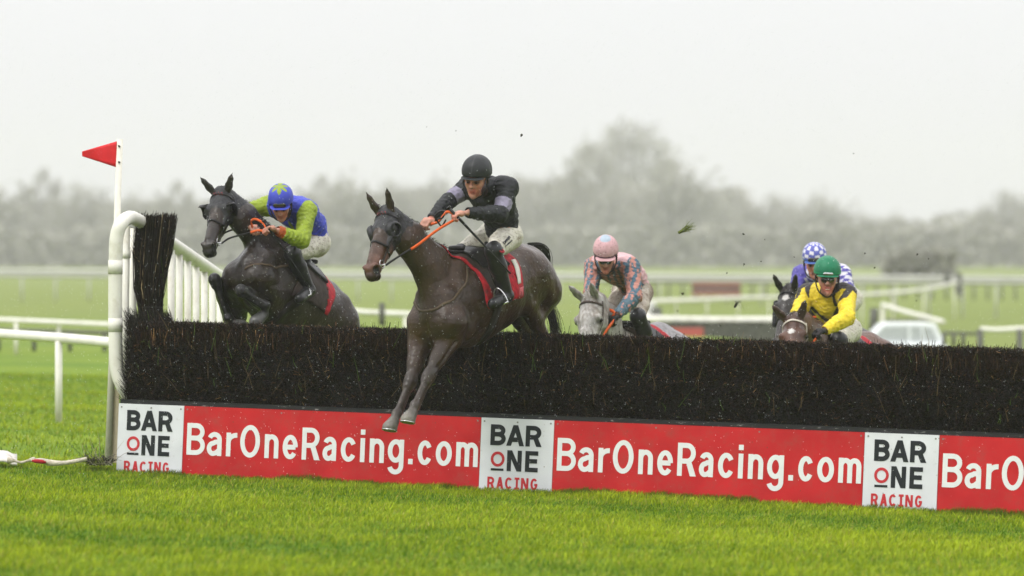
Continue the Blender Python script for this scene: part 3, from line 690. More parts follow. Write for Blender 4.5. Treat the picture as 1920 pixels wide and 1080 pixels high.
# dark fence just beyond the far rail at right
root = empty('dark_fence', P(1180, 530, 201), 'low dark fence showing under the far white rail at right', 'fence')
for x in np.arange(1150, 2000, 26):
    y = 526 + (x - 1150) * .006; p = P(x, y, 200); v, f = tube_vf([p, p - V(0, 0, .75)], .05, 6); mesh_np('post', np.array(v), f, m_dark, root)
v, f = tube_vf([P(1130, 529, 200), P(2050, 533, 200)], .05, 6); mesh_np('rail', np.array(v), f, m_dark, root)
for x, y0, y1, Y, r_, nm in ((1776, 508, 538, 189, .14, 'left dark gate post standing across the far white rail'), (1798, 512, 552, 186, .13, 'right dark gate post, slightly lower, where the curved rail meets the far rail')):
    v, f = tube_vf([P(x, y0, Y), P(x, y1, Y)], r_, 8); tag(mesh_np('gate_post', np.array(v), f, m_dark), nm, 'post', 'gate posts in the far rail')
def curved():
    pts = [(1180, 566, 150), (1300, 563, 150), (1400, 559, 152), (1560, 556, 158), (1680, 549, 166), (1750, 540, 175), (1795, 529, 185)]
    rail('curved_rail', [P(*p) for p in pts], .07, [P(x, np.interp(x, [p[0] for p in pts], [p[1] for p in pts]), np.interp(x, [p[0] for p in pts], [p[2] for p in pts])) for x in range(1210, 1795, 58)], 'pale curved running rail sweeping up to the far rail behind the yellow rider', post_r=.03)
    pts = [(1215, 598, 118), (1330, 601, 118), (1450, 601, 118)]
    rail('running_rail', [P(1180, 570, 128), P(1215, 592, 120)] + [P(*p) for p in pts] + [P(1600, 602, 118)], .10, [], 'thick white rail between the grey horse and the dark horse', group='white rails right of the grey horse')
    r = empty('dark_fence', P(1240, 625, 117), 'dark brush hurdle strip below the thick white rail, behind the grey horse', 'fence')
    v, f = box_vf(lambda a, b, c: P(1238, 632, 116) + V(a, b, c), 0, 4.6, 0, .3, -.25, .33)
    vv, ff = np.array(v), f; mesh_np('brush_strip', vv, ff, mat('far_brush', (.11, .11, .09), rough=.9, noise=.4, nscale=8, bump=.05), r, smooth=False)
    n = 1500; b = P(1238, 610, 116) + np.stack([4.6 * rng.random(n), .3 * rng.random(n), -.05 + 0 * rng.random(n)], -1)
    strands('brush_tips', np.stack([b, b + np.stack([rng.normal(0, .02, n), rng.normal(0, .02, n), .1 + .06 * rng.random(n)], -1)], 1), np.array([.008, .004]), m_twig, r, birch_colours(n))
    v, f = box_vf(lambda a, b, c: P(1255, 622, 115.6) + V(a, b, c), 0, .85, 0, .04, -.25, .10); o = mesh_np('red_panel', np.array(v), f, mat('hazed_red_panel', (.42, .09, .075), rough=.7), None, smooth=False); tag(o, 'small red panel fixed low beside the grey horse\'s rump', 'panel')  # panel red is muted, distance haze put into its colour
    for x, y0, y1, Y, rr_, m_, nm, ct in ((1220, 566, 605, 119, .13, m_pvcf, 'short white post behind the pink rider', 'post'), (1231, 576, 612, 118.5, .14, m_dark, 'short dark post right of the white post behind the pink rider', 'post'), (1640, 578, 628, 116, .11, m_dark, 'dark upright post left of the white car', 'post'), (716, 568, 610, 88, .06, m_dark, 'blurred dark post between the two leading horses', 'post')):
        v, f = tube_vf([P(x, y0, Y), P(x - (4 if x == 1640 else 0), y1, Y)], rr_, 10); tag(mesh_np('marker_post', np.array(v), f, m_), nm, ct)
    rail('running_rail', [P(655, 583, 96), P(700, 587, 96), P(800, 590, 96)], .06, [P(760, 588, 96)], 'short stretch of white rail seen between the two leading horses')
    rail('running_rail', [P(1838, 617, 100), P(1870, 619, 100), P(1905, 617, 100), P(1990, 612, 100)], .055, [P(1838, 617, 100), P(1912, 617, 100)], 'white rail on dark posts at the right edge above the birch', post_r=.07, mp=m_dark, group='white rails right of the grey horse')
    r = empty('dark_fence', P(1775, 628, 104), 'faint dark posts right of the white car', 'fence')
    for x in (1770, 1788, 1806):
        v, f = tube_vf([P(x, 622, 104), P(x, 650, 104)], .05, 6); mesh_np('post', np.array(v), f, m_dark, r)
    v, f = tube_vf([P(1766, 624, 104), P(1838, 626, 104)], .04, 6); mesh_np('rail', np.array(v), f, m_dark, r)
    # swooping pale rail above the car
    rail('curved_rail', [P(1655, 572, 132), P(1690, 583, 128), P(1730, 594, 124), P(1768, 604, 120)], .07, [P(1655, 572, 132)], 'pale rail dropping to the right above the white car', post_r=.06)
    # hurdle in the middle distance
    r = empty('hurdle', P(1343, 552, 190), 'small red and black practice hurdle far out in the field', 'hurdle')
    m_fr = mat('hazed_red_pad', (.30, .11, .085), rough=.7)  # red toned down for distance, haze painted into the pads
    m_hb = mat('hurdle_brush', (.12, .09, .085), rough=.8, noise=.4, nscale=6)
    for y0, y1, m_, nm, e in ((530, 537, m_fr, 'top_pad', .0), (537, 546, m_hb, 'brush_band', .03), (546, 554, m_fr, 'base_board', 0)):
        a, b = P(1298, y1, 190), P(1389, y0, 190)
        v, f = box_vf(ident, a[0], b[0], 190 + e, 190.5 - e, a[2] + .003, b[2]); mesh_np(nm, np.array(v), f, m_, r, smooth=False)
    for x, y0, y1 in ((1212, 547, 556),):
        v, f = box_vf(lambda a, b, c: P(x, y1, 170) + V(a, b, c), -.12, .12, 0, .2, 0, .2); tag(mesh_np('cone_marker', np.array(v), f, m_rb, smooth=False), 'tiny red marker block left of the far hurdle', 'marker')
curved()

# ---------------------------------------------------------------- white car
def car():
    Y = 106; r = empty('parked_car', P(1705, 700, Y), 'white estate car parked beyond the fence behind the yellow rider', 'car')
    m_p = mat('car_paint', (.72, .74, .76), rough=.25, noise=.03, coat=.4); m_g = mat('car_glass', (.40, .42, .43), rough=.3, noise=.1); m_t = mat('tyre_rubber', (.02, .02, .02), rough=.8)
    s = Y / F; cx = P(1705, 605, Y)
    zt = cx[2]     # roof height
    def prof(pts, y0, y1, m_, nm, inset=0):
        n = len(pts); v = [V(cx[0] + a, Y + y0, zt + b) for a, b in pts] + [V(cx[0] + a * (1 - inset), Y + y1, zt + b) for a, b in pts]
        f = [list(range(n)), [i + n for i in range(n)][::-1]] + [[i, i + n, (i + 1) % n + n, (i + 1) % n] for i in range(n)]
        o = mesh_np(nm, np.array(v), f, m_, r, smooth=False); md = o.modifiers.new('b', 'BEVEL'); md.width = .05; md.segments = 3; return o
    prof([(-.50, 0), (.45, .0), (.62, -.03), (.76, -.33), (.82, -.50), (-1.06, -.50), (-.95, -.42), (-.62, -.05)], .15, 1.65, m_p, 'cabin')
    prof([(-1.9, -.72), (-1.75, -.56), (-1.0, -.46), (.84, -.46), (.92, -.60), (.95, -1.05), (.85, -1.25), (-1.85, -1.25), (-1.95, -1.0)], 0, 1.8, m_p, 'body')
    for pts in ([(-.86, -.42), (-.56, -.10), (-.02, -.09), (-.02, -.42)], [(.05, -.42), (.05, -.09), (.27, -.10), (.30, -.42)], [(.36, -.42), (.33, -.11), (.52, -.13), (.66, -.42)]):
        v = [V(cx[0] + a, Y + .135, zt + b) for a, b in pts] + [V(cx[0] + a, Y + .16, zt + b) for a, b in pts]
        mesh_np('window', np.array(v), [[0, 3, 2, 1], [4, 5, 6, 7], [0, 1, 5, 4], [1, 2, 6, 5], [2, 3, 7, 6], [3, 0, 4, 7]], m_g, r, smooth=False)
    for a in (-1.35, .35):
        for yy in (.0, 1.6):
            v, f = tube_vf([V(cx[0] + a, Y + yy - .03, zt - 1.22), V(cx[0] + a, Y + yy + .2, zt - 1.22)], .32, 20); mesh_np('wheel', np.array(v), f, m_t, r)
    for yy in (.35, 1.45):
        v, f = tube_vf([V(cx[0] - .45, Y + yy, zt + .05), V(cx[0] + .5, Y + yy, zt + .05)], .02, 6); mesh_np('roof_rail', np.array(v), f, m_dark, r)
car()

# ---------------------------------------------------------------- trees
m_leaf = mat('winter_foliage', vcol=True, rough=.8, noise=.25, nscale=.6, spec=.2)
m_bark = mat('bark', (.06, .05, .04), rough=.9, noise=.3, nscale=3, bump=.03)
def tree_mesh(seed, lobes, n=2600, H=1., size=.045):
    """unit-height tree: lobes = list (x,z,r); returns crown mesh, trunk mesh"""
    r_ = np.random.default_rng(seed)
    pts = []
    for (x, z, rr) in lobes:
        k = int(n * rr * rr / sum(l[2] ** 2 for l in lobes))
        d = r_.normal(size=(k, 3)); d /= np.linalg.norm(d, axis=1)[:, None]; q = rr * r_.random(k) ** .5 * (1 + .22 * r_.normal(size=k))
        # clumps: keep points where noise is high
        p = d * q[:, None] * V(1, .8, .9) + V(x, r_.normal() * .06, z); pts.append(p)
    p = np.concatenate(pts); keep = fnoise(p, 26, seed) > -.45 + .4 * r_.random(len(p)); p = p[keep]; p = p[p[:, 2] > .02]
    n = len(p); s = size * (.4 + .9 * r_.random(n))
    a = r_.normal(size=(n, 3)); a /= np.linalg.norm(a, axis=1)[:, None]; b = np.cross(a, r_.normal(size=(n, 3))); b /= np.linalg.norm(b, axis=1)[:, None]
    v = np.stack([p - a * s[:, None], p - b * s[:, None] * .5, p + a * s[:, None], p + b * s[:, None] * .5], 1).reshape(-1, 3)
    f = np.arange(n * 4).reshape(n, 4)
    t = r_.random((n, 1)); c = (1 - t) * V(.25, .245, .205) + t * V(.32, .31, .265)  # pale crowns: part of the distance haze is put into the colour
    trunk = [tube_vf(smooth_path([V(0, 0, -.03), V(.005, 0, .15), V(-.01, 0, .4), V(.01, 0, .7)], 4), np.linspace(.028, .008, 13), 7)]
    for i in range(14):
        l = lobes[i % len(lobes)]; z0 = r_.uniform(.12, .5); e = V(l[0] + r_.normal() * l[2] * .5, r_.normal() * .12, min(l[1] + r_.normal() * l[2] * .5, .95))
        trunk.append(tube_vf([V(0, 0, z0), (V(0, 0, z0) + e) / 2 + V(0, 0, -.02), e], [.012, .008, .003], 5))
    return v, f, np.repeat(c, 4, 0), trunk
def make_tree(name, seed, lobes, label, group, n=2600, size=.045):
    v, f, c, tr = tree_mesh(seed, lobes, n, size=size); root = empty(name, (0, 0, 0), label, 'tree', group)
    mesh_np('crown', v, f, m_leaf, root, c, smooth=False); tv, tf = join_vf(tr); mesh_np('trunk', tv, tf, m_bark, root)
    return root
def place_tree(root, px, ytop, Y, wf=1., first=False, label=None, base=None):
    if first: o = root
    else:
        o = root.copy(); COL.objects.link(o)
        for ch in list(root.children):
            c = ch.copy(); COL.objects.link(c); c.parent = o; c.matrix_parent_inverse = Matrix.Identity(4)
    X = (px - 960) * Y / F; z0 = float(gz(X, Y)); top = EYE - (ytop - HOR) * Y / F; Hh = top - z0
    o.location = (X, Y, z0); o.scale = (Hh * wf, Hh * wf, Hh); o.rotation_euler = (0, 0, 0)
    if label: o['label'] = label
    return o
G1 = 'trees along the far hedge line'
big = make_tree('broad_tree', 1, [(0, .80, .18), (-.11, .82, .14), (.10, .80, .15), (-.20, .70, .17), (.20, .66, .20), (-.07, .55, .24), (.22, .45, .24), (-.27, .42, .20), (.0, .32, .28), (.30, .25, .22), (-.25, .22, .22), (-.34, .72, .08), (.0, .12, .25)], 'x', G1, 11000, .020)
place_tree(big, 1182, 212, 1200, .95, True, 'tallest broad bare-branched tree rising behind the pink rider')
round_t = make_tree('round_tree', 2, [(0, .72, .26), (-.25, .55, .25), (.25, .55, .26), (0, .4, .32), (-.35, .3, .25), (.35, .3, .25), (0, .12, .3), (.3, .1, .2), (-.3, .1, .2)], 'x', G1, 5500, .034)
wide_t = make_tree('wide_tree', 3, [(-.1, .78, .2), (.2, .7, .24), (-.38, .6, .24), (.45, .5, .26), (0, .45, .33), (-.5, .3, .26), (.6, .25, .22), (.1, .15, .3), (-.3, .1, .3), (.45, .1, .25)], 'x', G1, 6000, .034)
jag = make_tree('ragged_tree', 4, [(0, .88, .10), (-.14, .74, .14), (.15, .76, .13), (-.25, .55, .18), (.25, .5, .18), (0, .55, .22), (0, .3, .3), (-.3, .25, .22), (.3, .25, .22), (0, .1, .3)], 'x', G1, 5500, .030)
spots = [  # base tree, px, top, distance, width factor, label
    (round_t, -30, 325, 920, 1.1, 'round grey tree cut by the left edge of the photo'),
    (jag, 78, 312, 940, .9, 'ragged crown left of the flag, second from the left edge'),
    (wide_t, 160, 336, 920, .8, 'wide low tree directly behind the red pennant'),
    (round_t, 255, 352, 910, 1.0, 'lower round tree just right of the flag pole'),
    (jag, 330, 335, 900, .9, 'ragged tree above the birch bundle'),
    (wide_t, 430, 372, 930, .8, 'pale wide tree behind the dark horse\'s ears'),
    (round_t, 520, 355, 940, .9, 'round tree behind the blue cap'),
    (jag, 600, 325, 900, 1.0, 'ragged tree right of the blue rider'),
    (round_t, 655, 316, 890, 1.0, 'round taller tree above the leading horse\'s ears'),
    (wide_t, 745, 330, 900, .7, 'wide tree left of the black rider\'s arms'),
    (round_t, 830, 318, 910, 1.0, 'round tree behind the black rider\'s cap'),
    (jag, 905, 325, 900, 1.0, 'ragged tree behind the black rider\'s back'),
    (wide_t, 985, 318, 920, .7, 'wide tree right of the black rider'),
    (round_t, 1050, 312, 900, 1.0, 'round tree at the left foot of the tallest tree'),
    (jag, 1105, 262, 890, .75, 'ragged tree leaning against the left side of the tallest tree'),
    (round_t, 1262, 280, 885, .9, 'rounded shoulder tree at the right of the tallest tree'),
    (wide_t, 1318, 345, 900, .7, 'low wide tree at the right foot of the tallest tree'),
    (round_t, 1405, 358, 910, .9, 'first round tree right of the gap'),
    (wide_t, 1460, 356, 920, .7, 'wide tree between two round ones at right'),
    (round_t, 1540, 352, 900, 1.05, 'large round tree above the checked cap'),
    (wide_t, 1625, 395, 910, .8, 'wide tree stepping down to the right of the checked cap'),
    (round_t, 1680, 392, 920, .8, 'small round tree before the dip in the skyline'),
    (jag, 1770, 420, 910, 1.0, 'low ragged tree in the dip of the skyline'),
    (round_t, 1840, 408, 900, .9, 'round tree rising again near the right edge'),
    (wide_t, 1895, 350, 900, .8, 'wide tree cut by the right edge of the photo'),
    (round_t, 1960, 362, 890, .9, 'round tree beyond the right edge'),
]
first = {id(round_t): True, id(wide_t): True, id(jag): True}
protos = {}
for t_, px, yt, Y, wf, lb in spots:
    k = id(t_)
    protos.setdefault(k, []).append((px, yt, Y, wf, lb, t_))
for k, lst in protos.items():
    for a in lst[1:]: place_tree(a[5], a[0], a[1], a[2], a[3], False, a[4])
    a = lst[0]; place_tree(a[5], a[0], a[1], a[2], a[3], True, a[4])
def hedge_mass(name, x0, x1, Y, top, label, n, thick=6., size=.5, cat='hedge', seed=50, dark=1., kind='stuff'):
    r_ = np.random.default_rng(seed); x = r_.uniform(x0, x1, n); tt = np.interp(x, np.linspace(x0, x1, len(top)), top)
    X = (x - 960) * Y / F; z0 = gz(X, 0 * X + Y); zt = EYE - (tt - HOR) * Y / F
    zt = zt + .5 * size * 3 * fnoise(np.stack([X, X * 0, X * 0], -1), .4, seed)
    p = np.stack([X, Y + r_.uniform(-thick / 2, thick / 2, n), z0 + (zt - z0) * r_.random(n) ** .8], -1)
    s = size * (.5 + r_.random(n)); a = r_.normal(size=(n, 3)); a /= np.linalg.norm(a, axis=1)[:, None]; b = np.cross(a, r_.normal(size=(n, 3))); b /= np.linalg.norm(b, axis=1)[:, None]
    v = np.stack([p - a * s[:, None], p - b * s[:, None] * .6, p + a * s[:, None], p + b * s[:, None] * .6], 1).reshape(-1, 3)
    t = r_.random((n, 1)); c = ((1 - t) * V(.25, .245, .205) + t * V(.32, .31, .265)) * dark  # lightened like the crowns, haze included in the base colour
    return tag(mesh_np(name, v, np.arange(n * 4).reshape(n, 4), m_leaf, None, np.repeat(c, 4, 0), smooth=False), label, cat, kind=kind)
hedge_mass('far_wood', -1100, 1400, 960, [372, 365, 372, 375, 380, 385, 380, 372, 350, 350, 365], 'continuous grey woodland behind the trees across the left and centre', 26000, 20, .95, 'wood')
hedge_mass('far_wood', 1300, 3000, 970, [400, 415, 405, 430, 445, 430, 415], 'thinner grey woodland behind the trees at right', 10000, 20, .9, 'wood', 51)
hedge_mass('hedge', -1100, 3000, 800, [432, 428, 434, 430, 426, 432, 436], 'long dense hedge line at the foot of the far trees', 34000, 5, .65, 'hedge', 52, 1.0)
hedge_mass('bush', 1655, 1790, 330, [478, 468, 476, 470, 480], 'darker low bush beyond the far rail at right', 1500, 3, .28, 'bush', 53, .9, None)
# ================================================================ horses
S0 = 1.07
class Frame:
    def __init__(s, o, x, up=(0, 0, 1), k=1., y=None):
        s.o = np.array(o, float); s.x = nrm(x)
        if y is not None: s.y = nrm(np.array(y) - s.x * np.dot(s.x, y)); s.z = np.cross(s.x, s.y)
        else: s.y = nrm(np.cross(up, s.x)); s.z = np.cross(s.x, s.y)
        s.k = k
    def __call__(s, x, y, z): return s.o + s.k * (s.x * x + s.y * y + s.z * z)
    def local(s, p): d = (np.asarray(p) - s.o) / s.k; return np.stack([d @ s.x, d @ s.y, d @ s.z], -1)

m_leather = mat('black_leather', (.012, .011, .011), rough=.35, noise=.3, nscale=40, bump=.001, speck=((.5, .5, .5), 90, .12, .4))
m_tan = mat('tan_strap', (.075, .052, .032), rough=.6, noise=.3, nscale=30)
m_rubber = mat('orange_rubber', (.62, .10, .018), rough=.55, noise=.15, nscale=60)
m_steel = mat('bit_steel', (.55, .55, .55), rough=.25, metal=1.)
m_redcloth = mat('red_cloth', (.36, .012, .022), rough=.7, noise=.2, nscale=12, bump=.004, bscale=25, dirt=((.06, .03, .02), 9, .55, .75, .7))
m_cloth = mat('racing_cloth', vcol=True, rough=.7, noise=.3, nscale=25, bump=.004, bscale=25, dirt=((.05, .03, .02), 11, .5, .7, .6))
m_whitecloth = mat('white_cloth', (.60, .57, .52), rough=.7, noise=.12, dirt=((.20, .14, .09), 14, .52, .75, .8))
m_hood = mat('hood_cloth', (.018, .018, .020), rough=.5, noise=.4, nscale=18, bump=.012, bscale=28, speck=((.35, .35, .34), 75, .13, .5), spec=.3)
m_eye = mat('horse_eye', (.012, .008, .006), rough=.06, noise=0)
m_hair = mat('horse_hair', (.010, .008, .007), rough=.5, noise=.3)
m_fleece = mat('fleece', (.02, .02, .02), rough=.9, noise=.4, nscale=60, bump=.01)

def horse_sdf(T, Hf, nk, legs, kin, pal):
    """T torso frame (origin withers), Hf head frame (origin poll), nk extra neck points, legs dict, pal colours"""
    k = T.k; s = SDF(); Y = T.y; coat, dark, belly, muz = pal['coat'], pal['dark'], pal['belly'], pal['muzzle']
    st = [(.20, -.50, .23, .78), (.02, -.43, .335, .62), (-.24, -.41, .35, .74), (-.50, -.375, .325, .84), (-.74, -.33, .285, .93), (-.96, -.33, .25, .95)]
    for a, b in zip(st[:-1], st[1:]):
        s.cone(T(a[0], 0, a[1]), T(b[0], 0, b[1]), a[2] * k, b[2] * k, .05 * k, Y, (a[3] + b[3]) / 2, coat)
    s.cone(T(.10, 0, -.09), T(-.22, 0, -.10), .055 * k, .07 * k, .10 * k, col=coat)           # withers
    s.cone(T(-.25, 0, -.13), T(-.75, 0, -.12), .08 * k, .10 * k, .08 * k, col=coat)          # back
    s.cone(T(-.72, 0, -.13), T(-1.08, 0, -.24), .12 * k, .10 * k, .08 * k, col=coat)         # croup
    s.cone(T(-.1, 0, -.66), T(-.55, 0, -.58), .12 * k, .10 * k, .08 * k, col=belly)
    for sg in (1, -1):
        s.cone(T(-.02, sg * .075, -.10), T(.27, sg * .150, -.50), .075 * k, .115 * k, .05 * k, Y, .62, coat)     # shoulder blade
        s.cone(T(-.10, sg * .12, -.30), T(.10, sg * .15, -.58), .13 * k, .12 * k, .05 * k, Y, .55, coat)         # triceps
        s.ball(T(.32, sg * .085, -.56), .100 * k, .06 * k, col=coat)                                            # breast
        s.cone(T(.25, sg * .10, -.32), T(.32, sg * .11, -.52), .09 * k, .08 * k, .05 * k, col=coat)
        s.ball(T(-.80, sg * .17, -.17), .075 * k, .08 * k, col=coat)                                             # hip
        s.cone(T(-.90, sg * .115, -.30), T(-1.04, sg * .125, -.46), .185 * k, .165 * k, .05 * k, col=coat)       # quarters
        s.cone(T(-1.10, sg * .10, -.34), T(-1.17, sg * .10, -.52), .10 * k, .10 * k, .05 * k, col=coat)
    # neck
    N0 = T(.19, 0, -.39); N1 = T(.02, 0, -.16); pol = Hf(.03, 0, -.085)
    m1 = nk[0]; m2 = nk[1]
    ny = nrm(Y + Hf.y)
    s.chain([N0, m1, m2, pol], [.235 * k, .160 * k, .122 * k, .100 * k], .07 * k, ny, (.58, .62, .72), coat)
    up1 = nrm(np.cross(np.cross(m2 - m1, T.z), m2 - m1)); up1 = up1 * np.sign(np.dot(up1, T.z) or 1)
    s.chain([N1, m1 + up1 * .125 * k, m2 + up1 * .095 * k, Hf(-.01, 0, -.03)], [.06 * k, .05 * k, .042 * k, .045 * k], .06 * k, None, 1, coat)
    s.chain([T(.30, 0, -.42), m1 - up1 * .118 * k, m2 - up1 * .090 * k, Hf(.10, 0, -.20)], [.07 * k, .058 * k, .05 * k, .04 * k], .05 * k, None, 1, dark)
    # head
    h = Hf; hy = h.y; q = Hf.k
    s.cone(h(.02, 0, -.075), h(.17, 0, -.075), .078 * q, .082 * q, .03 * q, hy, 1.08, coat)
    s.cone(h(.17, 0, -.068), h(.40, 0, -.062), .074 * q, .050 * q, .03 * q, hy, .92, coat)
    s.cone(h(.40, 0, -.062), h(.545, 0, -.070), .050 * q, .052 * q, .02 * q, hy, 1.0, muz)
    s.cone(h(.10, 0, -.150), h(.26, 0, -.150), .082 * q, .058 * q, .03 * q, hy, .70, coat)
    s.cone(h(.26, 0, -.145), h(.50, 0, -.125), .055 * q, .036 * q, .03 * q, hy, .85, muz)
    s.ball(h(.555, 0, -.135), .036 * q, .015 * q, hy, 1.1, pal['chin'])
    s.ball(h(.590, 0, -.095), .042 * q, .015 * q, hy, 1.15, pal['chin'])
    s.cone(h(.28, 0, -.012), h(.50, 0, -.022), .020 * q, .016 * q, .03 * q, None, 1, coat)    # nasal bone
    for sg in (1, -1):
        s.ball(h(.13, sg * .050, -.150), .068 * q, .02 * q, hy, .45, coat)                   # cheek disc
        s.cone(h(.17, sg * .082, -.070), h(.31, sg * .052, -.085), .018 * q, .012 * q, .025 * q, None, 1, coat)  # facial crest
        s.ball(h(.165, sg * .082, -.038), .026 * q, .025 * q, None, 1, coat)                 # brow
        s.cone(h(.548, sg * .040, -.048), h(.575, sg * .040, -.075), .029 * q, .026 * q, .012 * q, None, 1, muz)  # nostril wing
        # ears
        ex, ey, ez = pal.get('ear', (-.05, .06, .16)); b0 = h(.015, sg * .055, -.02); tp = h(ex, sg * (.055 + ey), ez); d = tp - b0
        fl = h.z * .3 + h.x * 1.0
        s.chain([b0, b0 + d * .35, b0 + d * .72, tp], [.026 * q, .032 * q, .022 * q, .004 * q], .012 * q, fl, .62, pal.get('earcol', coat))
    for sg in (1, -1):
        s.cone(h(.566, sg * .066, -.052), h(.584, sg * .060, -.080), .024 * q, .019 * q, .006 * q, sub=True)
        ex, ey, ez = pal.get('ear', (-.05, .06, .16)); b0 = h(.015, sg * .055, -.02); tp = h(ex, sg * (.055 + ey), ez); d = tp - b0
        s.cone(b0 + d * .22 + h.x * .028 * q, b0 + d * .75 + h.x * .018 * q, .018 * q, .006 * q, .006 * q, sub=True)
    s.cone(h(.49, -.03, -.108), h(.49, .03, -.108), .004 * q, .004 * q, .01 * q, sub=True)
    k_ = k
    # legs: lists of joints
    for side, sg in (('L', 1), ('R', -1)):
        E, K, Ft, Ct, To = legs['f' + side]
        Sh = T(.27, sg * .135, -.52)
        fy = Y
        s.cone(Sh, E, .135 * k, .112 * k, .06 * k, col=coat)
        s.cone(E, E + (K - E) * .5, .108 * k, .070 * k, .04 * k, fy, .82, coat)
        s.cone(E + (K - E) * .2 + T.y * sg * .015, E + (K - E) * .6, .080 * k, .055 * k, .03 * k, None, 1, coat)
        s.cone(E + (K - E) * .45, K, .070 * k, .043 * k, .03 * k, fy, .9, pal['leg'])
        s.ball(K, .060 * k, .02 * k, fy, .9, pal['leg'])
        s.cone(K, Ft, .037 * k, .032 * k, .012 * k, fy, .80, pal['leg'])
        s.ball(K + (E - K) * .10, .058 * k, .012 * k, fy, .92, pal['leg']); s.ball(K + (Ft - K) * .14, .050 * k, .012 * k, fy, .92, pal['leg'])
        bk = nrm(np.cross(Ft - K, fy)); bk = bk if np.dot(bk, T.x) < 0 else -bk
        s.cone(K + bk * .022 * k, Ft + bk * .034 * k, .020 * k, .022 * k, .006 * k, None, 1, pal['leg'])
        s.ball(Ft, .045 * k, .014 * k, fy, .9, pal['leg'])
        s.cone(Ft, Ct, .036 * k, .040 * k, .015 * k, None, 1, pal['leg'])
        dv = nrm(To - Ct)
        s.cone(Ct, To, .046 * k, .062 * k, .004 * k, None, 1, pal['hoof'])
        sole = pal.get('sole'); n_ = nrm(legs['sole'])
        s.pr.append((To + n_ * (.020 + .12) * k, To + n_ * (.020 + .12) * k + V(1e-5, 0, 0), .12 * k, .12 * k, .004 * k, None, 1, None, True))
        St, Hk, Ft, Ct, To = legs['h' + side]
        Hp = T(-.93, sg * .12, -.36)
        s.cone(Hp, St, .18 * k, .115 * k, .06 * k, Y, .8, coat)
        s.cone(T(-1.12, sg * .11, -.5), St + (Hk - St) * .45, .13 * k, .065 * k, .05 * k, Y, .75, coat)
        s.cone(St, Hk, .105 * k, .046 * k, .03 * k, Y, .75, coat)
        s.ball(Hk, .052 * k, .025 * k, Y, .8, pal['leg'])
        s.cone(Hk, Ft, .040 * k, .032 * k, .02 * k, Y, .85, pal['leg'])
        s.ball(Ft, .040 * k, .02 * k, col=pal['leg'])
        s.cone(Ft, Ct, .031 * k, .034 * k, .015 * k, col=pal['leg'])
        s.cone(Ct, To, .040 * k, .052 * k, .01 * k, col=pal['hoof'])
    # grooves between the big muscles
    G_ = lambda a, b, r_, kk: s.cone(a, b, r_ * k, r_ * k, kk * k, sub=True)
    G_(T(.45, 0, -.52), T(.42, 0, -.72), .016, .04)
    for sg in (1, -1):
        G_(T(-.13, sg * .30, -.30), T(.00, sg * .30, -.66), .016, .045)
        G_(T(.10, sg * .22, -.16), T(.37, sg * .22, -.44), .014, .045)
        G_(T(-.66, sg * .33, -.26), T(-.74, sg * .29, -.50), .022, .06)
        G_(T(-.98, sg * .33, -.28), T(-1.02, sg * .30, -.56), .012, .045)
        G_(T(.12, sg * .27, -.50), T(.27, sg * .27, -.62), .012, .035)
        G_(T(-.30, sg * .325, -.48), T(-.40, sg * .325, -.62), .010, .03); G_(T(-.40, sg * .325, -.46), T(-.50, sg * .32, -.60), .010, .03)
        E, K, Ft, Ct, To = legs['f' + ('L' if sg > 0 else 'R')]
        fd = nrm(K - E); fo = nrm(np.cross(fd, T.y)); fo = fo if np.dot(fo, T.x) > 0 else -fo
        G_(E + fd * .06 + T.y * sg * .10 + fo * .01, E + (K - E) * .75 + T.y * sg * .055, .010, .025)
        h_ = Hf; s.cone(h_(.22, sg * .095, -.085), h_(.44, sg * .066, -.078), .006 * q, .006 * q, .02 * q, sub=True)
        s.cone(h_(.20, sg * .088, -.015), h_(.26, sg * .075, -.02), .010 * q, .008 * q, .02 * q, sub=True)
    return s

def strap(root, name, s, guide, width, off, m, n=8, thick=.004, it=6, closed=False):
    pts = smooth_path(guide, n); pts = s.project(pts, off, it); nor = s.grad(pts)
    v, f = ribbon(pts, nor, width, thick); return mesh_np(name, np.array(v), f, m, root)

def sheet(root, name, s, G, off, thick, m, paint=None, ripple=0):
    """G (n,m,3) grid of guide points projected on the surface"""
    n, mm, _ = G.shape; p = s.project(G.reshape(-1, 3), off, 8); nor = s.grad(p)
    if ripple: p = p + nor * (ripple * fnoise(p, 22, 5))[:, None]
    top = p + nor * thick; v = np.concatenate([p, top]); N = n * mm; i = np.arange(N).reshape(n, mm); f = []
    a = np.stack([i[:-1, :-1], i[1:, :-1], i[1:, 1:], i[:-1, 1:]], -1).reshape(-1, 4); f = a[:, ::-1].tolist() + (a + N).tolist()
    rim = list(i[0, :]) + list(i[1:, -1]) + list(i[-1, -2::-1]) + list(i[-2:0:-1, 0]); rim = [int(r) for r in rim]
    f += [[b, a_, a_ + N, b + N] for a_, b in zip(rim, rim[1:] + rim[:1])]
    return mesh_np(name, v, f, m, root)

def coat_mat(name, speck=True, rough=.33, dirt=None):
    return mat(name, vcol=True, rough=rough, noise=.22, nscale=9, bump=.010, bscale=24, speck=[((.42, .42, .41), 42, .12, .6), ((.15, .12, .09), 22, .20, .6)] if speck else None, dirt=dirt, spec=.34)

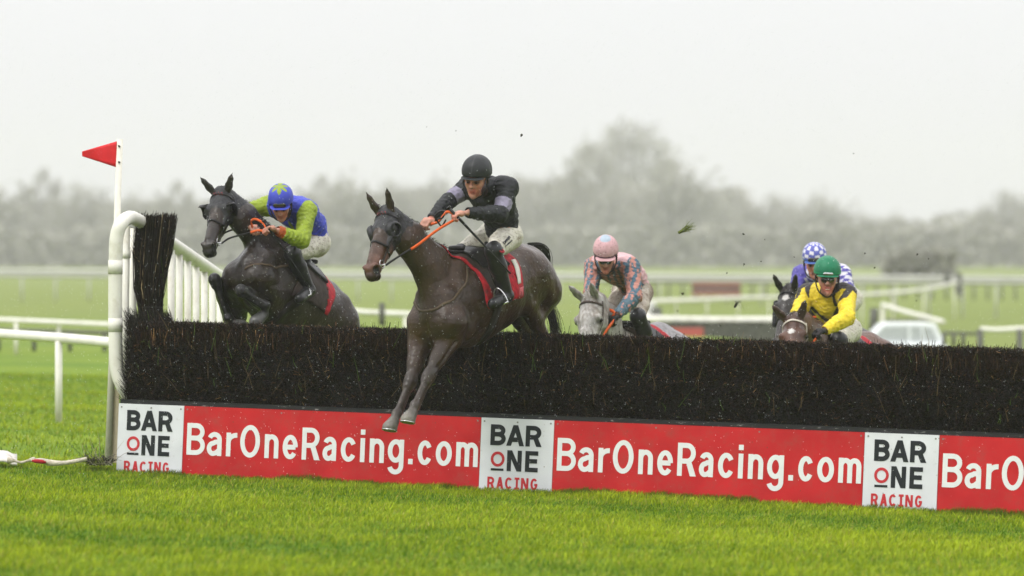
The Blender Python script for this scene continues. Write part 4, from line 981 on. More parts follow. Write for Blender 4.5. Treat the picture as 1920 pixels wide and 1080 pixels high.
def build_horse(label, T, Hf, nk, legs, pal, coatm, h=.011, hood=False, cups=True, girth=True, mane_n=130, tail=None, cloth=None, bridle=True, fleece=False, bridle_m=None, breast=True):
    k = T.k; root = empty('racehorse', T(0, 0, -.4), label, 'horse', 'racehorses')
    s = horse_sdf(T, Hf, nk, legs, None, pal)
    def paint(v, c):
        n1 = fnoise(v, 7, 31)[:, None]; n2 = fnoise(v, 26, 32)[:, None]
        n3 = fnoise(v, 80, 33)[:, None]
        c = c * (1 + .34 * n1 + .20 * n2 + .16 * n3)
        if 'paint' in pal: c = pal['paint'](v, c, T, Hf)
        hl = Hf.local(v)
        for sg in (1, -1):
            dn = np.linalg.norm((hl - V(.575, sg * .060, -.060)) * V(1, 1, .8), axis=1); c = c * (.05 + .95 * sstep(.026, .038, dn))[:, None]  # shade of the nostril hollow painted into the coat colour
            de = np.linalg.norm(hl - V(.185, sg * .088, -.062), axis=1); c = c * (.35 + .65 * sstep(.018, .038, de))[:, None]
        c = c * (1 - .6 * (sstep(.50, .56, hl[:, 0]) * (np.linalg.norm(hl[:, 1:], axis=1) < .22) * (hl[:, 0] < .75)) * sstep(-.03, -.08, hl[:, 2]))[:, None]
        ml = (np.abs(hl[:, 2] + .108) < .006) & (hl[:, 0] > .47) & (hl[:, 0] < .66) & (np.abs(hl[:, 1]) < .08); c[ml] *= .25
        return np.clip(c, .002, 1)
    sdf_obj('body', s, coatm, root, h, default=pal['coat'], paint=paint, sigma=.02)
    sn = nrm(legs['sole'])
    for c in 'LR':
        To = legs['f' + c][4]; a_ = nrm(T.x - sn * np.dot(T.x, sn)); b_ = np.cross(sn, a_); c0 = To + sn * .018 * k
        pts = [c0 + (a_ * math.cos(g) + b_ * math.sin(g)) * .056 * k for g in np.linspace(-2.5, 2.5, 20)]
        v, f = ribbon(pts, np.array([sn] * 20), .018, .007); mesh_np('horseshoe', np.array(v), f, m_steel, root)
    hd = Hf
    bm = bridle_m or m_leather
    # eyes
    for sg in (1, -1):
        e = s.project(np.array([hd(.185, sg * .11, -.062)]), -.008, 8)[0]
        eo = SDF().ball(e, .021 * k); v, q = eo.mesh(.004); mesh_np('eye', v, q, m_eye, root)
    if hood:
        hs_ = SDF(); q = Hf.k
        for pr in s.pr:
            if pr[8]: continue
            lp = hd.local(np.array([pr[0], pr[1]]))
            if (np.abs(lp) < .35).all(): hs_.pr.append(pr)
        hs_.pr = [p for p in hs_.pr if not (p[6] == .62 and p[2] < .04)]
        hs_.cut(hd(.30, 0, 0), hd.x * 1 + hd.z * .15); hs_.cut(hd(-.035, 0, 0), -hd.x + .25 * hd.z); hs_.cut(hd(0, 0, -.205), -hd.z)
        hs_.noise = lambda p: .0022 * fnoise(p, 55, 3) + .0015 * fnoise(p, 120, 4)
        v, qd = hs_.mesh(.008, .009)
        ho = mesh_np('hood', v, qd, m_hood, root)
        if cups:
            for sg in (1, -1):
                e = hd(.175, sg * .098, -.062); ax = nrm(hd.y * sg * .86 + hd.x * .36 + hd.z * .15)
                u = nrm(np.cross(ax, hd.z)); w_ = np.cross(ax, u); rings = []
                pv = []
                for (d, r_) in ((-.02, .070), (.006, .066), (.018, .056), (.024, .050), (.018, .044), (-.004, .040)):
                    pv.append([e + ax * d * q + (u * math.cos(g) + w_ * math.sin(g)) * r_ * q for g in np.linspace(0, 6.283, 28, endpoint=False)])
                if cups == 'flap':   # half cup: leather visor standing out behind the eye
                    pv = []
                    for (d, r_, a0, a1) in ((-.01, .062, -100, 100), (.045, .070, -85, 85), (.060, .055, -60, 60)):
                        pv.append([e + ax * d * q + (-hd.x * math.cos(R(g)) + hd.z * math.sin(R(g))) * r_ * q for g in np.linspace(a0, a1, 28)])
                pv = np.array(pv); nr, nc = pv.shape[:2]; vv = pv.reshape(-1, 3)
                ff = [[i * nc + j, i * nc + (j + 1) % nc, (i + 1) * nc + (j + 1) % nc, (i + 1) * nc + j] for i in range(nr - 1) for j in range(nc if cups != 'flap' else nc - 1)]
                o = mesh_np('eye_cup', vv, ff, m_hood if cups != 'flap' else m_leather, ho); md = o.modifiers.new('t', 'SOLIDIFY'); md.thickness = .004
        # red embroidered mark over the forehead
        mk = [hd(.06, y, .03) for y in (-.045, -.03, -.02, -.008, .006, .02, .035, .048)]
        for j in range(len(mk)): mk[j] = mk[j] + hd.x * .012 * (1 if j % 2 else -1)
        pts = hs_.project(np.array(mk), .012, 6); v, f = tube_vf(pts, .0045, 5); mesh_np('hood_mark', np.array(v), f, m_redcloth, ho)
    if fleece:   # sheepskin cheek pieces
        for sg in (1, -1):
            fs = SDF(); fs.cone(hd(.10, sg * .105, -.09), hd(.32, sg * .085, -.10), .032 * k, .030 * k); fs.noise = lambda p: .006 * fnoise(p, 90, 8)
            v, qd = fs.mesh(.008); mesh_np('cheek_fleece', v, qd, m_fleece, root)
    if bridle:
        loop = lambda x, zt, zb, w_, n=14: [hd(x + dx, w_ * math.sin(g), (zt + zb) / 2 + (zt - zb) / 2 * math.cos(g)) for g, dx in [(t, 0) for t in np.linspace(0, 2 * math.pi, n)]]
        off = .012 if hood else .006
        strap(root, 'noseband', s, loop(.335, .05, -.24, .13), .020 * k, .004, bm, 4)
        strap(root, 'browband', s, [hd(.06, y * .13, -.055 + .085 * (1 - abs(y))) for y in (-1, -.7, -.35, 0, .35, .7, 1)], .018 * k, off, bm, 4)
        for sg in (1, -1):
            strap(root, 'cheekpiece', s, [hd(.03, sg * .11, -.06), hd(.12, sg * .13, -.10), hd(.25, sg * .12, -.12), hd(.38, sg * .10, -.115), hd(.46, sg * .08, -.11)], .014 * k, off if hood else .005, bm, 4)
            bc = s.project(np.array([hd(.475, sg * .08, -.112)]), .010, 6)[0]
            pts = [bc + (hd.x * math.cos(g) + hd.z * math.sin(g)) * .034 * k for g in np.linspace(0, 2 * math.pi, 22)]
            v, f = tube_vf(pts, .0042, 6, False); mesh_np('bit_ring', np.array(v), f, m_steel, root)
        v, f = tube_vf([hd(.475, -.075, -.112), hd(.475, .075, -.112)], .006, 6); mesh_np('bit_mouthpiece', np.array(v), f, m_steel, root)
    # mane
    if mane_n:
        up1 = nrm(np.cross(np.cross(nk[1] - nk[0], T.z), nk[1] - nk[0])); cr = smooth_path([T(-.02, 0, 0), nk[0] + up1 * .19 * k, nk[1] + up1 * .15 * k, Hf(-.01, 0, .03), Hf(.06, 0, .03)], 40)
        n = mane_n * 4; ii = rng.integers(0, len(cr), n); b = s.project(cr[ii] + rng.normal(0, .006, (n, 3)), -.004, 5)
        sd = (rng.random((n, 1)) - .75) * .9; ln = (.02 + .04 * rng.random((n, 1))) * k * (1 + 1.2 * (ii[:, None] < 45))
        d = nrm(up1) * .30 + T.y * sd - T.x * .35 * rng.random((n, 1)) + rng.normal(0, .18, (n, 3))
        tip = b + d * ln * 1.0; tip[:, 2] -= .01
        l = np.stack([b, b + d * ln * .55 + V(0, 0, .004), tip + rng.normal(0, .008, (n, 3))], 1)
        strands('mane', l, np.array([.0026, .0022, .0007]), pal.get('hairm', m_hair), root)
    if tail is not None:
        path = smooth_path(tail, 12); n = 170; m_ = len(path); l = np.repeat(path[None], n, 0)
        t = np.linspace(0, 1, m_); sp = (.014 + .028 * t ** 1.2) ; off_ = rng.normal(0, 1, (n, 1, 3)) * sp[None, :, None] * .6
        l = l + off_ + .015 * np.sin(np.linspace(0, 9, m_)[None, :, None] + rng.uniform(0, 6, (n, 1, 3))) * t[None, :, None]
        strands('tail', l, np.linspace(.0032, .0012, m_), pal.get('hairm', m_hair), root)
    ax = lambda x, a, r_=.6: T(x, r_ * math.sin(a), -.38 + r_ * math.cos(a))       # around the barrel
    if girth:
        strap(root, 'girth', s, [ax(-.16 + .02 * abs(a), a * math.pi) for a in np.linspace(-.95, .95, 26)], .085 * k, .006, mat('girth_web', (.018, .014, .012), rough=.7, noise=.3), 3)
    if cloth:
        G = np.array([[ax(x - .42 * (-.52 - x if 0 else 1) * abs(a) ** 2 * (1 - (.04 - x) / .9), a * math.pi) for a in np.linspace(-.56, .56, 48)] for x in np.linspace(.04, -.52, 40)])
        c_ = sheet(root, 'saddle_cloth', s, G, .008, .006, m_cloth, ripple=.004)
        cc_ = np.zeros((40, 48, 3)); cc_[:] = (.035, .026, .022); cc_[(22 if cloth != 'plain' else 33):] = (.36, .012, .022); cc_[:(3 if cloth != 'plain' else 0)] = (.40, .012, .022); cc_[(0 if cloth != 'plain' else 33):, :2] = (.36, .012, .02); cc_[(0 if cloth != 'plain' else 33):, -2:] = (.36, .012, .02)
        cc_ *= (.7 + .6 * rng.random((40, 48, 1))); me_ = c_.data; at_ = me_.color_attributes.new('Col', 'FLOAT_COLOR', 'POINT'); q4 = np.ones((2 * 40 * 48, 4), np.float32); q4[:, :3] = np.concatenate([cc_.reshape(-1, 3)] * 2); at_.data.foreach_set('color', q4.ravel())
        G = np.array([[ax(x, a * math.pi, .6) for a in np.linspace(.27, .45, 16)] for x in np.linspace(-.485, -.520, 3)])
        if cloth != 'plain':
            sheet(root, 'cloth_number', s, G, .022, .003, m_whitecloth)
            G = np.array([[ax(x, a * math.pi, .6) for a in np.linspace(.48, .545, 6)] for x in np.linspace(-.45, -.55, 5)])
            sheet(root, 'cloth_badge', s, G, .017, .003, mat('badge_red', (.50, .10, .12), rough=.6, noise=.4, nscale=60))
        # racing saddle
        G = np.array([[ax(x - .04 * (abs(a) / .3) ** 2, a * math.pi, .6) for a in np.linspace(-.30, .30, 26)] for x in np.linspace(-.06, -.40, 16)])
        sad = sheet(root, 'saddle', s, G, .022, .014, m_leather)
        # padded pommel and cantle
        for x, zz, wd in ((-.08, .035, .07), (-.38, .03, .09)):
            p = [T(x, y, -.005 + zz - .35 * y * y * 3) for y in np.linspace(-wd, wd, 8)]; v, f = tube_vf(smooth_path(p, 3), .020 * k, 8); mesh_np('saddle_roll', np.array(v), f, m_leather, sad)
    if breast == 'steep':
        strap(root, 'breastplate', s, [T(-.12, .14, -.07), T(.02, .26, -.24), T(.14, .27, -.42), T(.26, .20, -.58), T(.34, .08, -.70), T(.36, -.08, -.70), T(.26, -.20, -.58), T(.14, -.27, -.42), T(.02, -.26, -.24), T(-.12, -.14, -.07)], .024 * k, .005, m_tan, 5)
    elif breast:
        strap(root, 'breastplate', s, [T(-.04, .15, -.07), T(.09, .24, -.20), T(.24, .20, -.31), T(.34, .10, -.39), T(.37, 0, -.42), T(.34, -.10, -.39), T(.24, -.20, -.31), T(.09, -.24, -.20), T(-.04, -.15, -.07)], .022 * k, .003, m_tan, 5)
    return root, s

def rein(root, name, pts, k_orange, w=.022, n=10):
    """leather near the bit, ribbed rubber near the hand"""
    p = smooth_path(pts, n); c = int(len(p) * (1 - k_orange))
    t = np.gradient(p, axis=0); nor = np.cross(t, V(0, 0, 1)); nor /= np.linalg.norm(nor, axis=1)[:, None] + 1e-9
    if c < 2:
        v, f = ribbon(p, nor, w, .007); return mesh_np(name, np.array(v), f, m_rubber, root)
    v, f = ribbon(p[:c + 1], nor[:c + 1], w * .8, .004); a = mesh_np(name, np.array(v), f, m_leather, root)
    v, f = ribbon(p[c:], nor[c:], w, .007); mesh_np('rubber_grip', np.array(v), f, m_rubber, a)

def stirrup(root, seat, ankle, toe, k=1.):
    """steel iron under the foot with its leather up to the saddle"""
    c = toe * .45 + ankle * .55; ax = nrm(toe - ankle); up = nrm(seat - c); sd = nrm(np.cross(up, ax)); c = c - up * .045
    pts = [c + sd * .065, c + sd * .06 + up * .06, c + sd * .035 + up * .125, c + up * .15, c - sd * .035 + up * .125, c - sd * .06 + up * .06, c - sd * .065]
    v1 = tube_vf(smooth_path(pts, 4), .006, 6); v2 = tube_vf([c + sd * .068, c - sd * .068], .011, 6)
    v, f = join_vf([v1, v2]); o = mesh_np('stirrup_iron', v, f, m_steel, root)
    top = c + up * .15; mid = (top + seat) / 2
    v, f = ribbon(np.array([top, mid, seat]), np.array([sd] * 3), .022, .005); mesh_np('stirrup_leather', np.array(v), f, m_leather, o)
# ================================================================ riders
m_skin = mat('skin', vcol=True, rough=.5, noise=.12, nscale=30, bump=.001, speck=((.10, .07, .05), 110, .10, .5))
def silk(name, rough=.55, mud=.35, fine=None):
    return mat(name, vcol=True, rough=rough, noise=.14, nscale=14, bump=.022, bscale=19, speck=[((.07, .055, .04), 60, .14, mud), ((.08, .06, .045), 28, .08, mud)], dirt=((.07, .055, .04), 10, .58, .78, mud))
m_silk = silk("wet_silks", mud=.15); m_muddy = silk('muddy_silks', mud=.8); m_breech = mat('breeches', (.58, .55, .47), rough=.7, noise=.12, nscale=12, bump=.018, bscale=24, speck=[((.09, .065, .045), 42, .22, .8), ((.12, .09, .06), 22, .16, .7)], dirt=((.17, .125, .085), 22, .50, .66, .7))
m_breech2 = mat('mudcaked_breeches', (.50, .45, .38), rough=.8, noise=.15, nscale=12, bump=.008, bscale=22, speck=[((.09, .065, .045), 48, .26, .85)], dirt=((.16, .115, .08), 7, .40, .62, .85))
m_cap = mat('cap_silk', vcol=True, rough=.5, noise=.10, nscale=20, bump=.003, bscale=30, speck=[((.06, .045, .035), 70, .11, .45)])
m_capm = mat('muddy_cap_silk', vcol=True, rough=.6, noise=.10, nscale=20, bump=.003, bscale=30, speck=[((.07, .04, .04), 45, .24, .85)])
m_black = mat('black_boot', (.012, .012, .013), rough=.35, noise=.3, nscale=20, bump=.004, bscale=18, speck=((.4, .4, .4), 80, .11, .4), spec=.3)
m_glove = mat('glove_black', (.014, .014, .014), rough=.7, noise=.3, bump=.002)
m_goggle = mat('goggle_lens', (.02, .02, .02), rough=.12, noise=.1, spec=.8)
m_wood = mat('whip_black', (.010, .010, .010), rough=.35, noise=.1)
SK = (.40, .20, .145)

def hand_sdf(s, wrist, kn, grip, k, thumb, col, curl=1.):
    """palm from the wrist towards kn; fingers fold from the knuckles round the grip axis; thumb on the thumb side"""
    fw = nrm(kn - wrist); ax = nrm(grip - fw * np.dot(grip, fw)); pn = nrm(np.cross(ax, fw))   # pn = palm normal
    if thumb < 0: ax_t = -ax
    else: ax_t = ax
    if np.dot(pn, V(0, 0, 1)) > 0: pn = -pn
    pc = wrist + fw * .035 * k
    s.cone(wrist, pc + fw * .045 * k, .026 * k, .030 * k, .015, pn, .62, col)
    s.cone(pc + ax * .022 * k + fw * .03 * k, pc - ax * .024 * k + fw * .03 * k, .022 * k, .020 * k, .012, None, 1, col)
    tips = []
    for i, (o, L_, r_) in enumerate([(.030, .95, .0100), (.010, 1.05, .0105), (-.011, 1.0, .0100), (-.030, .80, .0090)]):
        a = pc + ax_t * o * k + fw * .058 * k
        b = a + (fw * .75 + pn * .55) * .036 * L_ * k
        c = b + (fw * -.15 + pn * 1.0) * .026 * L_ * k
        d = c + (fw * -.95 + pn * .35) * .022 * L_ * k
        s.chain([a, b, c, d], [r_ * k * 1.05, r_ * k, r_ * k * .95, r_ * k * .8], .003, None, 1, col)
    t0 = wrist + fw * .035 * k + ax_t * .026 * k; t1 = t0 + (ax_t * .55 + fw * .7 + pn * .3) * .034 * k; t2 = t1 + (fw * .8 - ax_t * .35 + pn * .5) * .028 * k
    s.chain([t0, t1, t2], [.013 * k, .0115 * k, .009 * k], .006, None, 1, col)
    return pc + fw * .06 * k + pn * .030 * k

def face_paint(l, v, hd, _):
    m = np.ones((len(v), 1)); near = (np.abs(l) < .2).all(1)
    for sg in (1, -1):
        d = np.linalg.norm((l - V(.088, sg * .030, .003)) * V(.6, .75, 1.2), axis=1); m[near] *= (.30 + .70 * sstep(.008, .024, d))[near, None]  # eye sockets darkened in the skin colour, painted shade
        d = np.linalg.norm((l - V(.08, sg * .032, .022)) * V(.5, .6, 2.0), axis=1); m[near] *= (.35 + .65 * sstep(.008, .020, d))[near, None]
    m[near & (fnoise(v, 45, 12) > .35)] *= .62
    m[near & (l[:, 0] < .012)] = .06                 # dark skull-cap lining round ears and nape
    m[near & (l[:, 2] < -.115) & (l[:, 0] < .06)] = .06
    return m

def build_rider(label, J, jersey_paint, cap_paint, mats, goggles=None, gloves=False, k=1.05, h=.0065, headk=1.08, grip=None, bk=1.05, vis_h=.008, collar=None):
    """J: joints in world space: pel, waist, neck, LS,RS, LE,RE, LW,RW, Lk,Rk (knuckles), LH,RH, LK,RK, LA,RA, LT,RT, head, face(dir), hup"""
    root = empty('person', J['pel'] - V(0, 0, .1), label, 'person', 'jockeys')
    hd = Frame(J['head'], J['face'], up=J.get('hup', V(0, 0, 1)), k=headk)     # x = where the face looks, z = up
    hd.z = np.cross(hd.x, hd.y)
    mj, mb, mc = mats
    chestn = nrm(np.cross(J['LS'] - J['RS'], J['neck'] - J['pel'])); 
    if np.dot(chestn, J['face']) < 0: chestn = -chestn
    shl = nrm(J['LS'] - J['RS'])
    def torso(s, col=None):
        pel, wa, ne = J['pel'], J['waist'], J['neck']
        s.cone(J['LH'], J['RH'], .098 * k, .098 * k, .05, col=col)
        s.cone(pel, wa, .120 * k, .112 * k, .06, chestn, .85, col)
        ch = wa * .42 + ne * .58
        s.cone(wa, ch + shl * .05, .115 * k, .128 * k, .06, chestn, .88, col); s.cone(wa, ch - shl * .05, .115 * k, .128 * k, .06, chestn, .88, col)
        s.cone(ch + shl * .05, J['LS'] * .72 + ne * .28, .120 * k, .078 * k, .05, col=col); s.cone(ch - shl * .05, J['RS'] * .72 + ne * .28, .120 * k, .078 * k, .05, col=col)
        s.cone(ne, J['LS'], .062 * k, .066 * k, .05, col=col); s.cone(ne, J['RS'], .062 * k, .066 * k, .05, col=col)
    def arm(s, c, col=None, g=1.):
        S, E, W_ = J[c + 'S'], J[c + 'E'], J[c + 'W']
        s.cone(S, E, .060 * k * g, .047 * k * g, .03, col=col); s.cone(E, E + (W_ - E) * .35, .047 * k * g, .046 * k * g, .02, col=col); s.cone(E + (W_ - E) * .35, W_, .046 * k * g, .030 * k * g, .02, col=col)
    def thigh(s, c, g=1.):
        s.cone(J[c + 'H'], J[c + 'H'] + (J[c + 'K'] - J[c + 'H']) * .5, .100 * k * g, .082 * k * g, .04); s.cone(J[c + 'H'] + (J[c + 'K'] - J[c + 'H']) * .5, J[c + 'K'], .082 * k * g, .060 * k * g, .03)
    def shin(s, c, g=1.):
        K_, A_, T_ = J[c + 'K'], J[c + 'A'], J[c + 'T']; m_ = K_ + (A_ - K_) * .35
        s.cone(K_, m_, .056 * k * g, .057 * k * g, .03); s.cone(m_, A_, .057 * k * g, .040 * k * g, .03)
        s.cone(A_, T_, .040 * k * g, .033 * k * g, .02); s.ball(A_ - nrm(T_ - A_) * .03 * k, .034 * k * g, .02)
    # ---- body: one continuous surface
    b = SDF(); torso(b); q = headk
    b.cone(J['neck'], hd(-.015, 0, -.10), .056 * k, .054 * k, .03)
    b.cone(hd(-.02, 0, .035), hd(.01, 0, .03), .088 * q, .086 * q, .03, hd.y, .84)
    b.cone(hd(.035, 0, -.03), hd(.052, 0, -.085), .062 * q, .036 * q, .035, hd.y, .95)
    b.cone(hd(.05, .028, -.03), hd(.055, .012, -.09), .030 * q, .024 * q, .02); b.cone(hd(.05, -.028, -.03), hd(.055, -.012, -.09), .030 * q, .024 * q, .02)
    b.ball(hd(.072, 0, -.105), .020 * q, .015)                                   # chin
    b.cone(hd(.088, 0, .012), hd(.108, 0, -.026), .010 * q, .013 * q, .010)      # nose
    b.ball(hd(.100, .011, -.030), .009 * q, .006); b.ball(hd(.100, -.011, -.030), .009 * q, .006)
    b.cone(hd(.084, .032, .022), hd(.090, -.032, .022), .011 * q, .011 * q, .012)   # brow
    lip = (.33, .11, .09)
    b.cone(hd(.088, .016, -.058), hd(.088, -.016, -.058), .0065 * q, .0065 * q, .004, None, 1, lip); b.cone(hd(.084, .014, -.071), hd(.084, -.014, -.071), .0075 * q, .0075 * q, .004, None, 1, lip)
    b.cone(hd(.098, .014, -.0645), hd(.098, -.014, -.0645), .0035, .0035, .003, sub=True)
    for sg in (1, -1):
        b.ball(hd(.093, sg * .030, .0), .014 * q, .010, sub=True)
        b.ball(hd(.082, sg * .030, .0), .012 * q, .003, None, 1, (.22, .13, .10))
        b.ball(hd(-.005, sg * .080, -.015), .024 * q, .008, hd.y, .35)
    for c in 'LR':
        arm(b, c); thigh(b, c); shin(b, c)
    grips = {}
    for c in 'LR':
        grips[c] = hand_sdf(b, J[c + 'W'], J[c + 'k'], J.get('grip', V(.9, -.4, .1)), k * 1.08, (1 if c == 'R' else -1), (.014, .014, .014) if gloves else SK)
    body = sdf_obj('body', b, m_skin, root, h, default=SK, sigma=.006,
        paint=lambda v, c: face_paint(hd.local(v), v, hd, 0) * np.clip(c * (1 + .22 * fnoise(v, 30, 6)[:, None]) * (1 + np.array([.15, -.12, -.12]) * (fnoise(v, 18, 9)[:, None] > .1)), .01, 1))
    for sg in (1, -1):
        v, qd = SDF().ball(hd(.0905, sg * .030, -.001), .0065 * q).mesh(.0025); mesh_np('eye', v, qd, m_eye, root)
    # ---- jersey
    j = SDF(); torso(j); arm(j, 'L', g=1.10); arm(j, 'R', g=1.10)
    j.cone(J['neck'], J['neck'] + (hd(-.01, 0, -.09) - J['neck']) * .45, .060 * k, .052 * k, .03)
    for c in 'LR':
        d = nrm(J[c + 'W'] - J[c + 'E']); 
    tdir = nrm(J['pel'] - J['waist'])
    wr = J.get('wr', 1.)
    def wrinkle(p):
        a = fnoise(p * V(1, 1, 1.7), 17, 41); b_ = fnoise(p * V(1.5, 1.5, .8), 36, 42); o = wr * (-.009 * np.abs(a) - .006 * np.abs(b_) + .004); w2 = fnoise(p, 13, 43)
        for c in 'LR':
            for q0, q1, at in ((J[c + 'E'], J[c + 'W'], J[c + 'E']), (J[c + 'E'], J[c + 'W'], J[c + 'E'] * .3 + J[c + 'W'] * .7), (J[c + 'S'], J[c + 'E'], J[c + 'S'] * .7 + J[c + 'E'] * .3)):
                d_ = nrm(q1 - q0); o = o + .0050 * wr * np.sin(((p - at) @ d_) * 135 + 3.2 * w2) * np.exp(-(np.linalg.norm(p - at, axis=1) / .10) ** 2)
        return o + .0055 * wr * np.sin(((p - J['waist']) @ tdir) * 105 + 4 * w2) * np.exp(-(((p - J['waist']) @ tdir) / .12) ** 2)
    j.noise = wrinkle
    j.cut(J['pel'] + tdir * -.02, tdir)
    v, qd = j.mesh(vis_h, .013)
    # open the cuffs: drop what reaches past the wrists
    keep = np.ones(len(v), bool)
    for c in 'LR':
        d = nrm(J[c + 'W'] - J[c + 'E']); r_ = (v - J[c + 'W']); keep &= ~(((r_ @ d) > .028) & (np.linalg.norm(r_, axis=1) < .10))
    qd = qd[keep[qd].all(1)]; idx = np.full(len(v), -1); used = np.unique(qd); idx[used] = np.arange(len(used)); v, qd = v[used], idx[qd]
    # local garment coordinates for the pattern
    def side(v):
        dl = np.minimum.reduce([j.dist(p, *v.T) for p in [(J['LS'], J['LE'], .06, .05, 0, None, 1, None, 0), (J['LE'], J['LW'], .05, .03, 0, None, 1, None, 0)]])
        dr_ = np.minimum.reduce([j.dist(p, *v.T) for p in [(J['RS'], J['RE'], .06, .05, 0, None, 1, None, 0), (J['RE'], J['RW'], .05, .03, 0, None, 1, None, 0)]])
        ts = np.array([SDF.dist(p, *v.T) for p in [(J['pel'], J['waist'], .12 * k + .03, .12 * k + .03, 0, None, 1, None, 0), (J['waist'], J['neck'], .13 * k + .04, .10 * k + .03, 0, None, 1, None, 0)]]).min(0)
        return dl, dr_, ts
    dl, dr_, ts = side(v); arm_l, arm_r = dl < ts - .02, dr_ < ts - .02
    def along(a, b_, v): d = b_ - a; return (v - a) @ d / (d @ d)
    tor = along(J['pel'], J['neck'], v); lat = (v - J['neck']) @ shl; fr = (v - J['neck']) @ chestn
    info = dict(arm_l=arm_l, arm_r=arm_r, ul=along(J['LS'], J['LE'], v), ur=along(J['RS'], J['RE'], v), fl=along(J['LE'], J['LW'], v), fr_=along(J['RE'], J['RW'], v), tor=tor, lat=lat, front=fr, v=v)
    mesh_np('jersey', v, qd, mj, root, jersey_paint(info))
    # ---- breeches
    br = SDF(); br.cone(J['LH'], J['RH'], .102 * k, .102 * k, .05); br.cone(J['pel'], J['pel'] * .45 + J['waist'] * .55, .118 * k, .104 * k, .05, chestn, .86); thigh(br, 'L'); thigh(br, 'R')
    br.noise = lambda p: -.007 * np.abs(fnoise(p * V(1.2, 1, 1), 22, 51)) - .006 * np.abs(fnoise(p, 42, 52)) + .004
    J['_br'] = br; v, qd = br.mesh(vis_h, .009); keep = np.ones(len(v), bool)
    for c in 'LR':
        d = nrm(J[c + 'K'] - J[c + 'H']); r_ = v - J[c + 'K']; keep &= ~(((r_ @ d) > -.01) & (np.linalg.norm(r_, axis=1) < .13))
    qd = qd[keep[qd].all(1)]; idx = np.full(len(v), -1); used = np.unique(qd); idx[used] = np.arange(len(used)); v, qd = v[used], idx[qd]
    bo_ = mesh_np('breeches', v, qd, mb, root)
    # ---- boots
    for c in 'LR':
        s = SDF(); shin(s, c, 1.06); s.cone(J[c + 'K'] + (J[c + 'H'] - J[c + 'K']) * .10, J[c + 'K'], .062 * k, .062 * k, .02)
        s.noise = lambda p: -.003 * np.abs(fnoise(p * V(1, 1, 2), 22, 61)); v, qd = s.mesh(vis_h, .008); mesh_np('boot', v, qd, m_black, root)
    # ---- cap
    s = SDF(); s.cone(hd(-.03, 0, .052), hd(-.004, 0, .054), .108 * q, .108 * q, .03, hd.y, .92); s.cone(hd(-.03, 0, .0), hd(-.02, 0, .05), .100 * q, .10 * q, .02, hd.y, .92)
    s.cut(hd(0, 0, .030), -hd.z + .10 * hd.x * 1); s.cut(hd(0, 0, -.04), -hd.z)
    s.noise = lambda p: .0018 * fnoise(p, 26, 71) - .002 * np.abs(fnoise(p, 34, 72))
    v, qd = s.mesh(.006); L_ = hd.local(v)
    hel = mesh_np('helmet', v, qd, mc, root, cap_paint(L_))
    s = SDF(); s.cone(hd(.080, .030, .030), hd(.080, -.030, .030), .052 * q, .052 * q, .01, hd.z, .14); s.cut(hd(.06, 0, 0), -hd.x)
    v, qd = s.mesh(.005); mesh_np('peak', v, qd, mc, hel, cap_paint(hd.local(v)))
    # band below the silk: dark helmet rim and ear guards
    s = SDF(); s.cone(hd(-.03, 0, .02), hd(-.010, 0, .02), .098 * q, .098 * q, .02, hd.y, .91)
    s.cut(hd(0, 0, .034), hd.z); s.cut(hd(0, 0, .012), -hd.z + .35 * hd.x); v, qd = s.mesh(.006); mesh_np('helmet_rim', v, qd, m_black, hel)
    for sg in (1, -1):
        v, f = tube_vf(smooth_path([hd(.01, sg * .088, .02), hd(.028, sg * .082, -.04), hd(.050, sg * .055, -.10), hd(.060, 0, -.128)], 5), .006 * q, 6); mesh_np('chin_strap', np.array(v), f, m_black, hel)
    if goggles == 'on':
        s = SDF()
        s.cone(hd(.092, .026, .002), hd(.098, .008, .000), .023 * q, .020 * q, .006, hd.x, .55); s.cone(hd(.092, -.026, .002), hd(.098, -.008, .000), .023 * q, .020 * q, .006, hd.x, .55)
        v, qd = s.mesh(.0045); mesh_np('goggles', v, qd, m_goggle, root)
    if goggles == 'up' or goggles == 'on':
        pass
    if goggles in ('up', 'both'):
        s = SDF(); s.cone(hd(.098, .030, .052), hd(.098, -.030, .052), .022 * q, .022 * q, .004, hd.x, .5); v, qd = s.mesh(.0045); mesh_np('goggles', v, qd, m_goggle, root)
    if collar: collar(root, J, hd, chestn, shl)
    return root, hd, grips, info

def decal(root, name, s, off, origin, xd, yd, lines, m, cap, stroke, adv):
    """printed words laid on the cloth: flat letters dropped onto the garment surface"""
    nn = nrm(np.cross(xd, yd)); nn = nn if np.dot(nn, V(0, -1, 0)) > 0 else -nn
    for li, word in enumerate(lines):
        fr = lambda x, d, z: origin + xd * x + yd * (z - li * cap * 1.45) - nn * d
        o = letters_at(name, [(c, i * adv, i * adv + adv * .78) for i, c in enumerate(word)], 0, cap, stroke, fr, m, root, d=0, thick=.003)
        co = np.zeros(len(o.data.vertices) * 3, np.float32); o.data.vertices.foreach_get('co', co); co = co.reshape(-1, 3).astype(float)
        dep = (co - origin) @ nn; base = co - np.outer(dep, nn); pj = s.project(base, off, 6)
        co = pj + nn * (dep - dep.min())[:, None]; o.data.vertices.foreach_set('co', co.astype(np.float32).ravel()); o.data.update()

